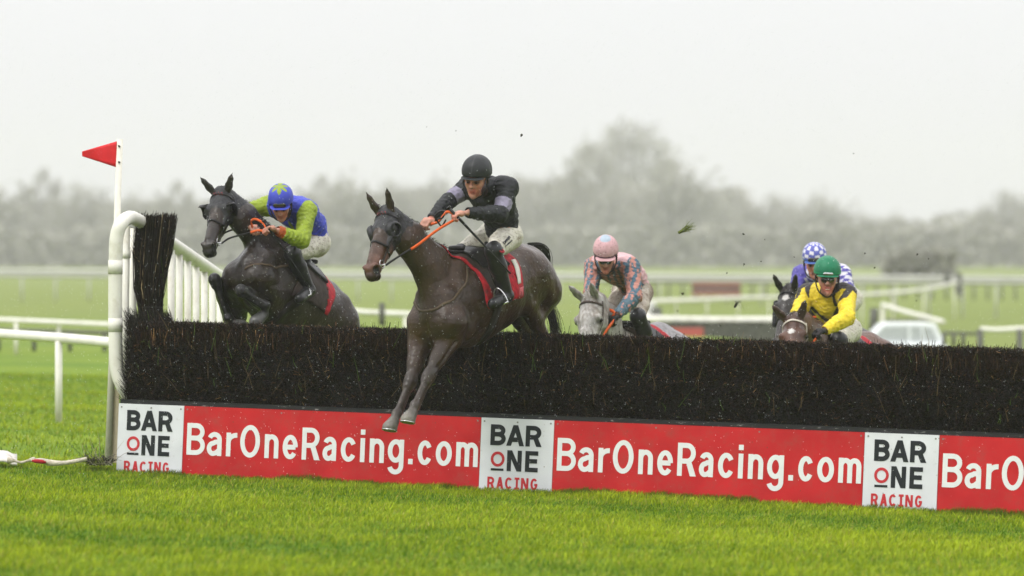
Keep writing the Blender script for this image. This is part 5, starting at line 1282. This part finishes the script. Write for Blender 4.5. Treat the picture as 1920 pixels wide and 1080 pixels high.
def whip(label, a, b, flap=.12, r=.009):
    d = b - a; pts = [a, a + d * .25, a + d * .7, b]; w_ = empty('riding_whip', a, label, 'whip', 'riding whips')
    v, f = tube_vf(pts, [r * 1.5, r * 1.3, r * .8, r * .6], 8); mesh_np('shaft', np.array(v), f, m_wood, w_)
    v, f = tube_vf([a - nrm(d) * .02, a], [r * 2.0, r * 1.7], 10); mesh_np('cap_end', np.array(v), f, m_wood, w_)
    n_ = nrm(np.cross(d, V(.3, -1, .2))); v, f = ribbon([b - nrm(d) * .01, b + nrm(d) * flap], np.array([n_, n_]), .035, .006); mesh_np('flap', np.array(v), f, m_wood, w_)
    return w_
# ================================================================ the field of runners
def PL(px, py, Y): return P(px, py, Y)
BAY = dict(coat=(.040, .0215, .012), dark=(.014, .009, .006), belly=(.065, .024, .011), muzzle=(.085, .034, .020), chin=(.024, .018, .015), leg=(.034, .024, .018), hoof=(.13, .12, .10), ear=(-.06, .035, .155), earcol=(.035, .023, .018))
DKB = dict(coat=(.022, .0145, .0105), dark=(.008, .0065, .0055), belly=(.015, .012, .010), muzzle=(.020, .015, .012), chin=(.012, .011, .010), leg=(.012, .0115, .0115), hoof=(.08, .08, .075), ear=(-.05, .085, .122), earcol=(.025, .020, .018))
m_bay = coat_mat('bay_coat'); m_dkb = coat_mat('dark_bay_coat')

# ---- horse 1: landing over the fence
f1 = nrm(V(-.57, -.80, -.145))
T1 = Frame(P(846, 474, 40.2), f1, k=S0)
px1 = P(721, 393, 39.72); mz1 = P(688, 495, 39.30)
H1 = Frame(px1, mz1 - px1, y=V(.80, -.58, .06), k=S0 * 1.08)
nk1 = [P(808, 500, 40.0), P(768, 450, 39.82)]
legs1 = dict(fL=[P(842, 632, 40.0), P(803, 707, 39.78), P(778, 760, 39.62), P(772, 775, 39.58), P(765, 787, 39.54)],
             fR=[P(790, 640, 40.1), P(769, 717, 39.9), P(744, 776, 39.75), P(738, 790, 39.70), P(731, 802, 39.66)],
             hL=[P(985, 565, 40.80), P(1028, 650, 41.2), P(1038, 710, 41.3), P(1038, 722, 41.3), P(1040, 738, 41.3)],
             hR=[P(955, 570, 41.1), P(1000, 640, 41.6), P(1014, 705, 41.7), P(1016, 722, 41.7), P(1018, 738, 41.7)], sole=V(-.15, -.2, -1))
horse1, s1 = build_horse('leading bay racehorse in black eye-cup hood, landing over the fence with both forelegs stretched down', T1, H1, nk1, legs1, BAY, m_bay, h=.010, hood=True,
    tail=[P(992, 459, 41.25), P(1010, 461, 41.35), P(1023, 473, 41.5), P(1026, 510, 41.75), P(1028, 565, 41.8), P(1040, 605, 41.8), P(1047, 660, 41.8)], cloth=True)
# ---- horse 2: rising over the fence
f2 = nrm(V(-.60 * .86, -.80 * .86, .50))
T2 = Frame(P(534, 454, 43.0), f2, k=S0 * .965)
px2 = P(413, 356, 42.60); mz2 = P(386, 453, 42.18)
H2 = Frame(px2, mz2 - px2, y=V(.90, -.42, .0), k=S0 * 1.08)
nk2 = [P(497, 460, 42.85), P(457, 410, 42.7)]
legs2 = dict(fL=[P(512, 575, 42.7), P(452, 545, 42.32), P(498, 572, 42.45), P(494, 590, 42.47), P(480, 603, 42.42)],
             fR=[P(440, 590, 42.95), P(402, 524, 42.6), P(428, 596, 42.62), P(440, 608, 42.65), P(452, 612, 42.6)],
             hL=[P(620, 640, 43.7), P(660, 720, 44.2), P(655, 790, 44.2), P(652, 810, 44.15), P(648, 826, 44.1)],
             hR=[P(590, 640, 44.0), P(630, 720, 44.5), P(625, 790, 44.5), P(622, 810, 44.45), P(618, 826, 44.4)], sole=V(.3, .8, -.4))
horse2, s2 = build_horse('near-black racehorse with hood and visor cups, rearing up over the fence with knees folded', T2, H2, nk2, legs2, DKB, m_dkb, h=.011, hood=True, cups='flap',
    tail=[P(660, 600, 44.3), P(675, 640, 44.5), P(680, 700, 44.6)], cloth='plain', breast=False)
strap(horse2, 'breastplate', s2, [T2(-.10, .15, -.08), T2(.02, .25, -.20), T2(.14, .26, -.32), T2(.27, .20, -.44), T2(.36, .08, -.54)], .022, .005, m_tan, 6, .003)

def band(c, m, col): c[m] = col; return c
# ---- rider 1, black silks
def paint1(I):
    n = len(I['v']); c = np.zeros((n, 3)); c[:] = (.014, .015, .017)
    bnd = (.22, .20, .27)
    band(c, I['arm_l'] & (I['ul'] > .52) & (I['ul'] < .86) & (I['fl'] < .12), bnd); band(c, I['arm_r'] & (I['ur'] > .50) & (I['ur'] < .90) & (I['fr_'] < .12), bnd)
    return c
def cap1(L_):
    c = np.zeros((len(L_), 3)); c[:] = (.022, .023, .025); c[(np.abs(L_[:, 1]) < .004) & (L_[:, 2] > .05)] = (.04, .04, .042); return c
J1 = dict(pel=P(940, 438, 40.55), waist=P(938, 404, 40.42), neck=P(916, 350, 40.22), LS=P(953, 352, 40.10), RS=P(876, 352, 40.45),
    LE=P(937, 402, 39.92), LW=P(880, 399, 39.74), Lk=P(852, 401, 39.70), RE=P(841, 377, 40.28), RW=P(812, 408, 40.08), Rk=P(795, 418, 39.98),
    LH=P(953, 443, 40.45), RH=P(925, 440, 40.68), LK=P(925, 470, 40.02), RK=P(864, 474, 40.42), LA=P(950, 555, 40.18), RA=P(882, 556, 40.75), LT=P(924, 570, 39.98), RT=P(860, 575, 40.6),
    head=P(893, 335, 39.93), face=V(-.30, -.86, -.30), hup=V(.10, 0, 1), grip=V(.95, -.3, -.05), wr=.9)
r1, hd1, g1, _ = build_rider('jockey in plain black silks and black cap reaching forward on the leading bay horse', J1, paint1, cap1, (m_silk, m_breech, m_cap), k=1.10, headk=1.26, vis_h=.0065)

def yv(Y): return V(0, Y, 0)
def bit(Hh, sg): return Hh(.475, sg * .072, -.120)
rein(horse1, 'rein', [bit(H1, 1), P(752, 478, 39.35), P(783, 459, 39.5), P(820, 431, 39.6), g1['L'] + V(-.01, 0, -.01)], .60)
rein(horse1, 'rein', [bit(H1, -1), P(720, 480, 39.75), P(760, 455, 40.05), P(780, 436, 40.05), g1['R'] + V(0, 0, -.01)], .40)
rein(horse1, 'rein', [g1['R'] + V(.02, 0, .01), P(822, 416, 39.95), P(832, 404, 39.85), P(840, 397, 39.75), g1['L'] + V(0, 0, .02)], 1.)
v, f = tube_vf(smooth_path([P(824, 420, 39.9), P(816, 408, 39.9), P(822, 398, 39.88), P(834, 396, 39.85), P(830, 408, 39.84), P(820, 412, 39.86), P(828, 424, 39.85), P(836, 412, 39.83)], 5), .008, 6)
mesh_np('rein_knot', np.array(v), f, m_leather, horse1)
whip('black whip held in the left hand of the black-silks jockey, pointing down to his boot', P(843, 391, 39.70), P(953, 508, 39.80), .03)
stirrup(horse1, P(915, 500, 40.12), J1['LA'], J1['LT']); stirrup(horse1, P(880, 500, 40.6), J1['RA'], J1['RT'])

# ---- rider 2, blue and lime
BLUE, LIME = (.045, .060, .40), (.22, .29, .022)
def paint2(I):
    n = len(I['v']); c = np.zeros((n, 3)); c[:] = BLUE
    arm = I['arm_l'] | I['arm_r']; c[arm] = LIME
    # star on the chest
    fr = (I['front'] > .03) & ~arm; a = np.arctan2(I['tor'] - .62, I['lat'] / .45 + 1e-6); r_ = np.hypot(I['lat'] / .45, I['tor'] - .62)
    star = r_ < .16 + .10 * np.cos(5 * (a - math.pi / 2)); c[fr & star] = LIME
    cuff = (I['arm_l'] & (I['fl'] > .86)) | (I['arm_r'] & (I['fr_'] > .86)); c[cuff] = (.35, .07, .015)
    return c
def cap2(L_):
    c = np.zeros((len(L_), 3)); c[:] = BLUE
    a = np.arctan2(L_[:, 1], L_[:, 0] + .01); top = L_[:, 2]
    pt = .132 + .030 * np.abs(((a / (2 * math.pi) * 6 + .5) % 1) - .5) * 2 * 1.0
    c[top > pt] = LIME; return c
J2 = dict(pel=P(590, 452, 43.25), waist=P(580, 420, 43.05), neck=P(545, 385, 42.78), LS=P(576, 396, 42.68), RS=P(502, 386, 43.02),
    LE=P(566, 452, 42.45), LW=P(524, 434, 42.30), Lk=P(494, 424, 42.24), RE=P(452, 398, 42.88), RW=P(470, 424, 42.70), Rk=P(478, 428, 42.58),
    LH=P(594, 456, 43.10), RH=P(566, 452, 43.35), LK=P(548, 476, 42.66), RK=P(500, 476, 43.05), LA=P(580, 545, 42.85), RA=P(530, 560, 43.4), LT=P(562, 560, 42.62), RT=P(510, 572, 43.2),
    head=P(527, 383, 42.52), face=V(-.04, -.80, -.55), hup=V(-.02, 0, 1), grip=V(.95, -.3, -.05))
r2, hd2, g2, _ = build_rider('jockey in lime sleeves with blue body and star-topped blue cap on the near-black horse', J2, paint2, cap2, (silk('mud_flecked_silks', mud=.45), m_breech, m_cap), goggles='up', k=1.10, headk=1.15, vis_h=.0065)
rein(horse2, 'rein', [bit(H2, 1), P(432, 446, 42.2), P(462, 438, 42.3), P(485, 432, 42.3), g2['L'] + V(-.01, 0, -.01)], .42)
rein(horse2, 'rein', [g2['L'] + V(-.02, 0, .02), P(492, 418, 42.35), P(478, 411, 42.45), P(470, 416, 42.55), g2['R']], 1.)
rein(horse2, 'rein', [bit(H2, -1), P(405, 445, 42.7), P(440, 430, 42.9), g2['R']], .35)
whip('black whip hanging from the blue and lime jockey\'s hand along the dark horse\'s shoulder', P(496, 416, 42.22), P(573, 528, 42.45), .06)
stirrup(horse2, P(562, 492, 43.0), J2['LA'], J2['LT']); stirrup(horse2, P(520, 492, 43.3), J2['RA'], J2['RT'])

# ---- horse 3, grey
def grey_paint(v, c, T, Hf):
    n = fnoise(v, 14, 77)[:, None]; m = fnoise(v, 40, 78)[:, None]; L_ = T.local(v)
    c = np.ones((len(v), 3)) * np.array([.36, .345, .32]); c = c * (1 + .3 * n)
    mud = np.clip(.45 + 1.1 * m + .6 * n, 0, 1) * .75; c = c * (1 - mud) + np.array([.13, .105, .08]) * mud
    back = (L_[:, 0] < -.35)[:, None]; c = np.where(back, c * .3 + np.array([.30, .29, .31]) * .7, c)
    hl = Hf.local(v); z = (hl[:, 0] > .46) & (hl[:, 0] < .7) & (np.abs(hl[:, 1]) < .12); c[z] = c[z] * .45
    return c
GRY = dict(coat=(.30, .28, .26), dark=(.2, .2, .2), belly=(.2, .2, .2), muzzle=(.1, .1, .1), chin=(.1, .1, .1), leg=(.2, .18, .16), hoof=(.08, .08, .08), ear=(-.03, .035, .125), paint=grey_paint, hairm=mat('grey_hair', (.18, .17, .15), rough=.6))
m_grey = mat('grey_coat', vcol=True, rough=.6, noise=.25, nscale=25, bump=.006, bscale=18, speck=[((.08, .06, .05), 60, .14, .6), ((.09, .07, .05), 26, .09, .6)], dirt=((.14, .11, .08), 8, .5, .75, .5))
def gallop_legs(T, Yg, sole=V(0, 0, -1), phase=0):
    k = T.k; gr = lambda p: float(gz(p[0], p[1])); o = {}
    def ground(x, y, dz): p = T(x, y, 0); p = p.copy(); p[2] = gr(p) + dz; return p
    for c, sg in (('L', 1), ('R', -1)):
        e = T(.10, sg * .15, -.74); kx = .42 if c == 'L' else .30
        kn = (e + ground(kx, sg * .13, .42)) / 2; kn = kn * V(1, 1, 1) + T.x * .06
        o['f' + c] = [e, kn, ground(kx - .05, sg * .12, .26), ground(kx, sg * .12, .12), ground(kx + .03, sg * .12, .05)]
        st = T(-.72, sg * .15, -.62); hk = ground(-1.05 + .15 * sg, sg * .13, .52)
        o['h' + c] = [st, hk, ground(-.92 + .15 * sg, sg * .12, .24), ground(-.88 + .15 * sg, sg * .12, .12), ground(-.85 + .15 * sg, sg * .12, .05)]
    o['sole'] = sole; return o
T3 = Frame(P(1166, 612, 44.4), V(-.46, -.88, -.03), k=S0)
px3 = P(1102, 553, 43.62); H3 = Frame(px3, P(1086, 668, 43.35) - px3, y=V(.80, -.58, -.05), k=S0 * 1.25)
horse3, s3 = build_horse('mud-spattered grey racehorse about to jump, only its head and rump above the birch', T3, H3, [P(1140, 610, 44.05), P(1120, 580, 43.8)], gallop_legs(T3, 44), GRY, m_grey, h=.0125, mane_n=60, cloth='plain', bridle_m=mat('brown_leather', (.05, .035, .028), rough=.5), breast=False)
PINK, TEAL, SAL = (.52, .32, .33), (.060, .12, .16), (.42, .19, .15)
def paint3(I):
    v = I['v']; n = fnoise(v, 45, 90); m = fnoise(v, 95, 91); c = np.zeros((len(v), 3)); c[:] = SAL
    d = n + .5 * m > .02; c[d] = TEAL
    tor = ~(I['arm_l'] | I['arm_r']); back = tor & (I['front'] < .0); c[back] = PINK
    low = (I['arm_l'] & (I['fl'] > .25)) | (I['arm_r'] & (I['fr_'] > .25)); c[low & (n + .6 * m > -.35)] = (.075, .125, .155)
    fr = tor & (I['front'] > .05); mm = np.clip(.5 + m[:, None], 0, 1) * .85; c = np.where(fr[:, None], c * (1 - mm) + np.array([.12, .07, .05]) * mm, c)
    return c
def cap3(L_):
    c = np.zeros((len(L_), 3)); c[:] = (.50, .30, .31); c[(L_[:, 2] < .052) & (L_[:, 2] > .040)] = (.10, .06, .09); c[L_[:, 2] > .152] = (.30, .36, .42); return c
J3 = dict(pel=P(1190, 545, 44.85), waist=P(1180, 518, 44.65), neck=P(1148, 494, 44.32), LS=P(1184, 502, 44.24), RS=P(1113, 500, 44.55),
    LE=P(1190, 556, 44.02), LW=P(1160, 588, 43.85), Lk=P(1142, 604, 43.75), RE=P(1108, 548, 44.30), RW=P(1124, 588, 44.0), Rk=P(1134, 602, 43.9),
    LH=P(1200, 548, 44.72), RH=P(1172, 546, 44.95), LK=P(1196, 594, 44.30), RK=P(1146, 590, 44.62), LA=P(1225, 664, 44.62), RA=P(1160, 668, 45.0), LT=P(1212, 678, 44.4), RT=P(1145, 684, 44.8),
    head=P(1136, 480, 44.02), face=V(-.05, -.82, -.50), hup=V(.0, 0, 1), grip=V(.9, -.4, .1), wr=1.2)
m_mudsilk = silk('mud_soaked_silks', mud=.55)
r3, hd3, g3, _ = build_rider('jockey in pink cap and teal and salmon patterned silks crouched over the grey horse', J3, paint3, cap3, (m_mudsilk, m_breech2, m_capm), goggles='on', gloves=True, k=1.10, headk=1.2)
rein(horse3, 'rein', [bit(H3, 1), P(1130, 632, 43.6), P(1150, 602, 43.75), g3['L']], .8, w=.028)
rein(horse3, 'rein', [g3['L'] + V(0, 0, .03), P(1150, 585, 43.8), P(1136, 582, 43.85), g3['R'] + V(0, 0, .03)], 1., w=.03)
rein(horse3, 'rein', [bit(H3, -1), P(1095, 620, 43.9), g3['R']], .5)

# ---- horse 5 (dark, behind) then horse 4 (bay) with their riders
T5 = Frame(P(1532, 602, 47.6), V(-.46, -.88, .02), k=S0)
px5 = P(1477, 540, 46.75); H5 = Frame(px5, P(1457, 640, 46.35) - px5, y=V(.93, -.36, -.02), k=S0 * 1.08)
def star_paint(base, size=.022, at=.10):
    def f(v, c, T, Hf):
        c = c * (1 + .25 * fnoise(v, 7, 31)[:, None]); l = Hf.local(v); m = (np.hypot(l[:, 0] - at, l[:, 1]) < size * (1 + .4 * fnoise(v, 60, 3))) & (l[:, 2] > -.05); c[m] = (.45, .43, .40); return c
    return f
D5 = dict(DKB); D5['coat'] = (.024, .018, .015); D5['paint'] = star_paint(0, .030, .11); D5['ear'] = (-.04, .05, .16)
horse5, s5 = build_horse('dark racehorse with white star and sheepskin cheek pieces, half hidden behind the yellow jockey', T5, H5, [P(1520, 602, 47.3), P(1498, 572, 47.0)], gallop_legs(T5, 47), D5, m_dkb, h=.0125, mane_n=120, cloth='plain', fleece=True, breast=False)
PUR, WHT = (.085, .070, .30), (.62, .60, .66)
def paint5(I):
    v = I['v']; c = np.zeros((len(v), 3)); q = (np.floor(I['lat'] / .075) + np.floor(I['tor'] / .14)) % 2
    c[:] = PUR; c[(q > 0)] = WHT; arm = I['arm_l'] | I['arm_r']; t = np.where(I['arm_l'], I['ul'] + I['fl'] * (I['fl'] > 0), I['ur'] + I['fr_'] * (I['fr_'] > 0)); c[arm] = PUR
    ck = arm & (((np.floor(t * 8) + np.floor(I['lat'] / .045)) % 2) > 0) & I['arm_l']; c[ck] = WHT; return c
def cap5(L_):
    a = np.arctan2(L_[:, 1], L_[:, 0] + .01); ga, gb = a / (2 * math.pi) * 14, (L_[:, 2] - .03) / .030; q = ((np.floor(ga) + np.floor(gb)) % 2) * ((ga % 1) > .12) * ((gb % 1) > .15)
    c = np.where(q[:, None] > 0, np.array(WHT), np.array([.09, .10, .36])); c[L_[:, 2] < .050] = (.07, .13, .36); return c
J5 = dict(pel=P(1585, 560, 48.1), waist=P(1572, 538, 47.9), neck=P(1540, 512, 47.5), LS=P(1580, 514, 47.4), RS=P(1502, 514, 47.75),
    LE=P(1590, 560, 47.2), LW=P(1555, 580, 47.0), Lk=P(1542, 588, 46.9), RE=P(1492, 545, 47.5), RW=P(1515, 575, 47.2), Rk=P(1522, 586, 47.1),
    LH=P(1594, 562, 48.0), RH=P(1568, 560, 48.2), LK=P(1570, 600, 47.5), RK=P(1520, 598, 47.9), LA=P(1600, 672, 47.8), RA=P(1540, 672, 48.2), LT=P(1585, 684, 47.5), RT=P(1526, 688, 48.),
    head=P(1527, 492, 47.25), face=V(-.08, -.90, -.30), hup=V(.0, 0, 1), grip=V(.9, -.4, .1))
r5, hd5, g5, _ = build_rider('jockey in purple and white check behind the yellow jockey, checked cap just above', J5, paint5, cap5, (m_silk, m_breech, m_cap), goggles='up', gloves=True, k=1.12, headk=1.24)
rein(horse5, 'rein', [bit(H5, 1), P(1500, 600, 46.7), g5['L']], .5); rein(horse5, 'rein', [bit(H5, -1), P(1470, 610, 46.9), g5['R']], .5)

T4 = Frame(P(1552, 634, 44.6), V(-.52, -.85, -.06), k=S0)
px4 = P(1486, 592, 43.85); H4 = Frame(px4, P(1479, 690, 43.35) - px4, y=V(.90, -.42, -.02), k=S0 * 1.2)
D4 = dict(BAY); D4['coat'] = (.070, .032, .020); D4['paint'] = star_paint(0, .026, .17); D4['ear'] = (-.02, .075, .125); D4['earcol'] = (.05, .028, .02)
m_w = mat('white_bridle', (.55, .50, .42), rough=.6)
horse4, s4 = build_horse('bright bay racehorse with pale browband, head low in front of the yellow jockey', T4, H4, [P(1528, 640, 44.3), P(1506, 616, 44.05)], gallop_legs(T4, 44), D4, m_bay, h=.0125, mane_n=60, cloth='plain', bridle_m=m_w, breast=False)
YEL, BRN = (.66, .50, .030), (.035, .030, .028)
def paint4(I):
    v = I['v']; c = np.zeros((len(v), 3)); c[:] = YEL; arm = I['arm_l'] | I['arm_r']
    h_ = I['tor']; la = np.abs(I['lat'])
    u_ = np.where(I['arm_l'], I['ul'], I['ur']); chev = (~arm | (u_ < .45)) & (I['front'] > -.06) & (np.abs(la - np.clip((h_ - .33) * .33, -.01, 1)) < .036) & (h_ > .22); c[chev] = BRN
    sh = ((la > .13) & (h_ > .88) & ~arm) | (arm & (np.where(I['arm_l'], I['ul'], I['ur']) < .10)); c[sh] = BRN
    c[(h_ < .28) & ~arm & (la < .06) & (I['front'] > 0)] = BRN
    return c
def cap4(L_):
    c = np.zeros((len(L_), 3)); c[:] = (.012, .155, .075); c[(L_[:, 2] > .042) & (L_[:, 2] < .05)] = (.02, .26, .12); return c
J4 = dict(pel=P(1570, 616, 44.86), waist=P(1564, 588, 44.80), neck=P(1552, 548, 44.62), LS=P(1588, 552, 44.45), RS=P(1512, 552, 44.75),
    LE=P(1588, 596, 44.15), LW=P(1550, 618, 43.98), Lk=P(1534, 622, 43.90), RE=P(1496, 592, 44.5), RW=P(1508, 622, 44.2), Rk=P(1518, 628, 44.05),
    LH=P(1590, 620, 44.80), RH=P(1554, 618, 44.98), LK=P(1572, 638, 44.45), RK=P(1520, 644, 44.8), LA=P(1600, 706, 44.7), RA=P(1545, 712, 45.1), LT=P(1585, 718, 44.45), RT=P(1530, 722, 44.9),
    head=P(1551, 521, 44.42), face=V(-.02, -.97, -.18), hup=V(.03, 0, 1), grip=V(.95, -.3, .0), wr=1.3)
r4, hd4, g4, _ = build_rider('jockey in yellow silks with dark chevron, green cap and goggles, baring his teeth', J4, paint4, cap4, (m_silk, m_breech, m_cap), goggles='on', gloves=True, k=1.18, headk=1.30)
v, f = tube_vf([hd4(.104, .016, -.066), hd4(.106, 0, -.066), hd4(.104, -.016, -.066)], .0028, 6); mesh_np('teeth', np.array(v), f, mat('teeth', (.6, .57, .48), rough=.4), r4)
s_ = SDF().cone(hd4(.112, .026, .048), hd4(.112, -.026, .048), .016, .016, .004, hd4.x, .4); v, q = s_.mesh(.004); mesh_np('goggle_clip', v, q, m_steel, r4)
rein(horse4, 'rein', [bit(H4, 1), P(1512, 660, 43.8), g4['L']], .5); rein(horse4, 'rein', [bit(H4, -1), P(1480, 660, 44.0), g4['R']], .5)

# ---- writing on the breeches of the two leading jockeys
m_print = mat('dark_print', (.03, .03, .045), rough=.7); m_printr = mat('red_print', (.40, .03, .05), rough=.7)
xd1 = nrm(P(958, 452, 40.3) - P(942, 472, 40.08)); yd1 = nrm(np.cross(xd1, V(.1, 1, 0))); yd1 = yd1 if yd1[0] < 0 else -yd1
decal(r1, 'thigh_lettering', J1['_br'], .016, P(946, 459, 40.05), xd1, yd1, ['Cannon', 'Common'], m_print, .030, .006, .026)
o1 = J1['_br'].project(np.array([P(941, 470, 39.98)]), .014)[0]
v, f = tube_vf([o1 + (xd1 * math.cos(g) + yd1 * math.sin(g)) * .022 for g in np.linspace(0, 6.283, 16)], .008, 5, False); mesh_np('thigh_emblem', np.array(v), f, m_printr, r1)

# ---------------------------------------------------------------- flying mud, turf and rain
m_mud = mat('mud', (.035, .030, .018), rough=.8, noise=.4, nscale=80, bump=.003)
def clod(px, py, Y, r_, label, n=7):
    s = SDF(); rr = np.random.default_rng(int(px * 7 + py)); c = P(px, py, Y); s.ball(c, r_ * .6, .01)
    for i in range(n): a = c + rr.normal(0, r_ * .6, 3); s.cone(c, a, r_ * .4, r_ * .12, r_ * .3)
    v, q = s.mesh(r_ / 4.); return tag(mesh_np('mud_clod', v, q, m_mud), label, 'mud clod', 'clods of mud in the air')
clods = [(978, 253, 40, .016, 'mud clod high in the sky just right of the black cap'), (1394, 439, 42, .013, 'mud clod right of the flying grass tuft'), (1489, 409 + 73, 43, .008, 'tiny clod left of the checked cap'), (1434, 449, 43, .007, 'tiny clod between the tuft and the checked cap'),
    (1395, 495, 43, .012, 'clod above the far red hurdle, right of it'), (1427, 490, 43, .009, 'clod left of the checked cap at cap height'), (1280, 551, 43, .014, 'clod in the green left of the far red hurdle'), (1350, 610, 43, .010, 'clod low over the far brush strip'),
    (1622, 475, 43, .012, 'clod right of the checked cap, level with its peak'), (1640, 502, 43, .012, 'elongated clod above the white far rail at right'), (1720, 477, 43, .012, 'clod over the dark far bush'), (1741, 485, 43, .008, 'tiny clod right of the one over the dark bush'), (1718, 564, 43, .008, 'tiny clod in the green above the white car'),
    (855, 245, 40, .006, 'tiny speck of mud above the black cap'), (800, 238, 40, .005, 'tiny speck of mud in the sky left of the black cap'), (1600, 288, 43, .007, 'tiny speck of mud in the open sky at right'), (594, 499, 41, .008, 'small clod beside the blue jockey\'s boot'), (1363, 512, 43, .010, 'dark clod over the white far rail'), (436, 325, 41, .005, 'speck just above the dark horse\'s ears'), (1270, 583, 43, .008, 'speck low right of the pink jockey')]
for c_ in clods: clod(*c_)
def tuft(px, py, Y, ang, L_, label, n=40, col=(.16, .20, .03), root_c=(.03, .026, .016), curl=.2):
    rr = np.random.default_rng(int(px)); c = P(px, py, Y); d0 = V(math.cos(R(ang)), -.2, math.sin(R(ang))); E0 = empty('turf_tuft', c, label, 'turf tuft', 'tufts of turf in the air')
    l = []
    for i in range(n):
        d = nrm(d0 + rr.normal(0, .13, 3)); b = c - d0 * L_ * .5 + rr.normal(0, .008, 3); ln = L_ * (.5 + .6 * rr.random()); m_ = b + d * ln * .5; e = b + nrm(d + rr.normal(0, curl, 3)) * ln; l.append([b, m_, e])
    strands('blades', l, np.array([.0025, .0022, .0006]), m_grass, E0, np.array([col] * n) * (.6 + .8 * rr.random((n, 1))))
    s = SDF(); s.cone(c - d0 * L_ * .5, c - d0 * L_ * .25, .012, .008, .01); v, q = s.mesh(.004); mesh_np('root_ball', v, q, m_mud, E0)
tuft(1289, 428, 41, 28, .16, 'green tuft of turf flying against the grey trees')
tuft(1383, 566, 42.5, 62, .10, 'ragged dark scrap of turf flying below the far red hurdle', 14, (.05, .055, .02), curl=.6)
m_rain = bpy.data.materials.new('rain_water'); m_rain.use_nodes = True; b_ = m_rain.node_tree.nodes['Principled BSDF']; b_.inputs['Base Color'].default_value = (.75, .77, .78, 1); b_.inputs['Roughness'].default_value = .1; b_.inputs['Specular IOR Level'].default_value = .8
def rain():
    n = 9000; y = rng.uniform(36.5, 46, n); x = rng.uniform(-1, 1, n) * (y * .112 + .1); z = rng.uniform(.1, 3.9, n)
    l = np.stack([np.stack([x, y, z], -1), np.stack([x + .002, y, z - .004], -1)], 1)
    L3 = np.concatenate([l[:, :1] + V(0, 0, .003), l[:, :1], l[:, 1:]], 1)
    o = strands('raindrops', L3, np.array([.0005, .0019, .0006]) * 1.0, m_rain); tag(o, 'fine raindrops hanging in the air around the jump', 'rain', kind='stuff')
rain()

# ---------------------------------------------------------------- things lying in the grass at left
m_tape = mat('white_tape', (.50, .45, .36), rough=.7, noise=.2, nscale=14, bump=.012, bscale=40, dirt=((.20, .16, .08), 16, .48, .68, .8))
def tape():
    E0 = empty('fallen_marker', P(90, 866, 41.6), 'crumpled white and red plastic marker tube lying in the grass at the left edge', 'marker')
    pts = [P(14, 863, 41.6), P(26, 864, 41.6), P(40, 867, 41.6), P(55, 863, 41.6), P(66, 861, 41.6)]
    v, f = tube_vf(smooth_path(pts, 6), np.interp(np.linspace(0, 1, 25), [0, .1, .3, .7, .9, 1], [.030, .028, .012, .012, .024, .02]), 10); mesh_np('dumbbell_piece', np.array(v), f, m_tape, E0)
    pts = [P(58, 864, 41.5), P(76, 863, 41.5), P(95, 868, 41.5), P(120, 868, 41.5), P(145, 864, 41.5), P(163, 860, 41.5)]
    pp = smooth_path(pts, 6); v, f = tube_vf(pp, np.interp(np.linspace(0, 1, len(pp)), [0, .2, .4, .6, 1], [.012, .020, .030, .020, .018]), 10); mesh_np('bent_tube', np.array(v), f, m_tape, E0)
    pp = smooth_path([P(60, 864, 41.47), P(72, 865, 41.46), P(86, 867, 41.47)], 5); v, f = tube_vf(pp, [.010] * 2 + [.018] * (len(pp) - 4) + [.010] * 2, 8); mesh_np('red_lining', np.array(v), f, m_redcloth, E0)
    n = 9; vs = []
    for i in range(n):
        for j in range(4): vs.append(P(-40 + i * 9, 846 + j * 6 + 2 * math.sin(i) + (i > 6) * 3, 42.6 - j * .12))
    f = [[i * 4 + j, i * 4 + j + 1, (i + 1) * 4 + j + 1, (i + 1) * 4 + j] for i in range(n - 1) for j in range(3)]
    o = mesh_np('white_sheet', np.array(vs), f, m_whitecloth, None); md = o.modifiers.new('t', 'SOLIDIFY'); md.thickness = .02; tag(o, 'white sheet corner half sunk in the grass at the very left edge', 'sheet')
    l = []; c = []
    for i in range(150):
        b = P(rng.uniform(160, 212), rng.uniform(860, 874), 41.9); big_ = rng.random() < .12; a = rng.normal(1.6, .75); L_ = rng.uniform(.12, .32) if big_ else rng.uniform(.04, .15)
        d = V(math.cos(a), rng.normal(0, .3), abs(math.sin(a)) * (1 if big_ else .6)); m_ = b + d * L_ * .5 + rng.normal(0, .015, 3); l.append([b, m_, b + d * L_ + rng.normal(0, .02, 3)])
    o = strands('twig_litter', l, np.array([.0030, .0022, .001]), m_twig, None, np.array([[.03, .025, .018]] * 110 + [[.34, .30, .24]] * 40)); tag(o, 'loose broken birch twigs in the grass at the foot of the flag pole', 'twigs', kind='stuff')
tape()
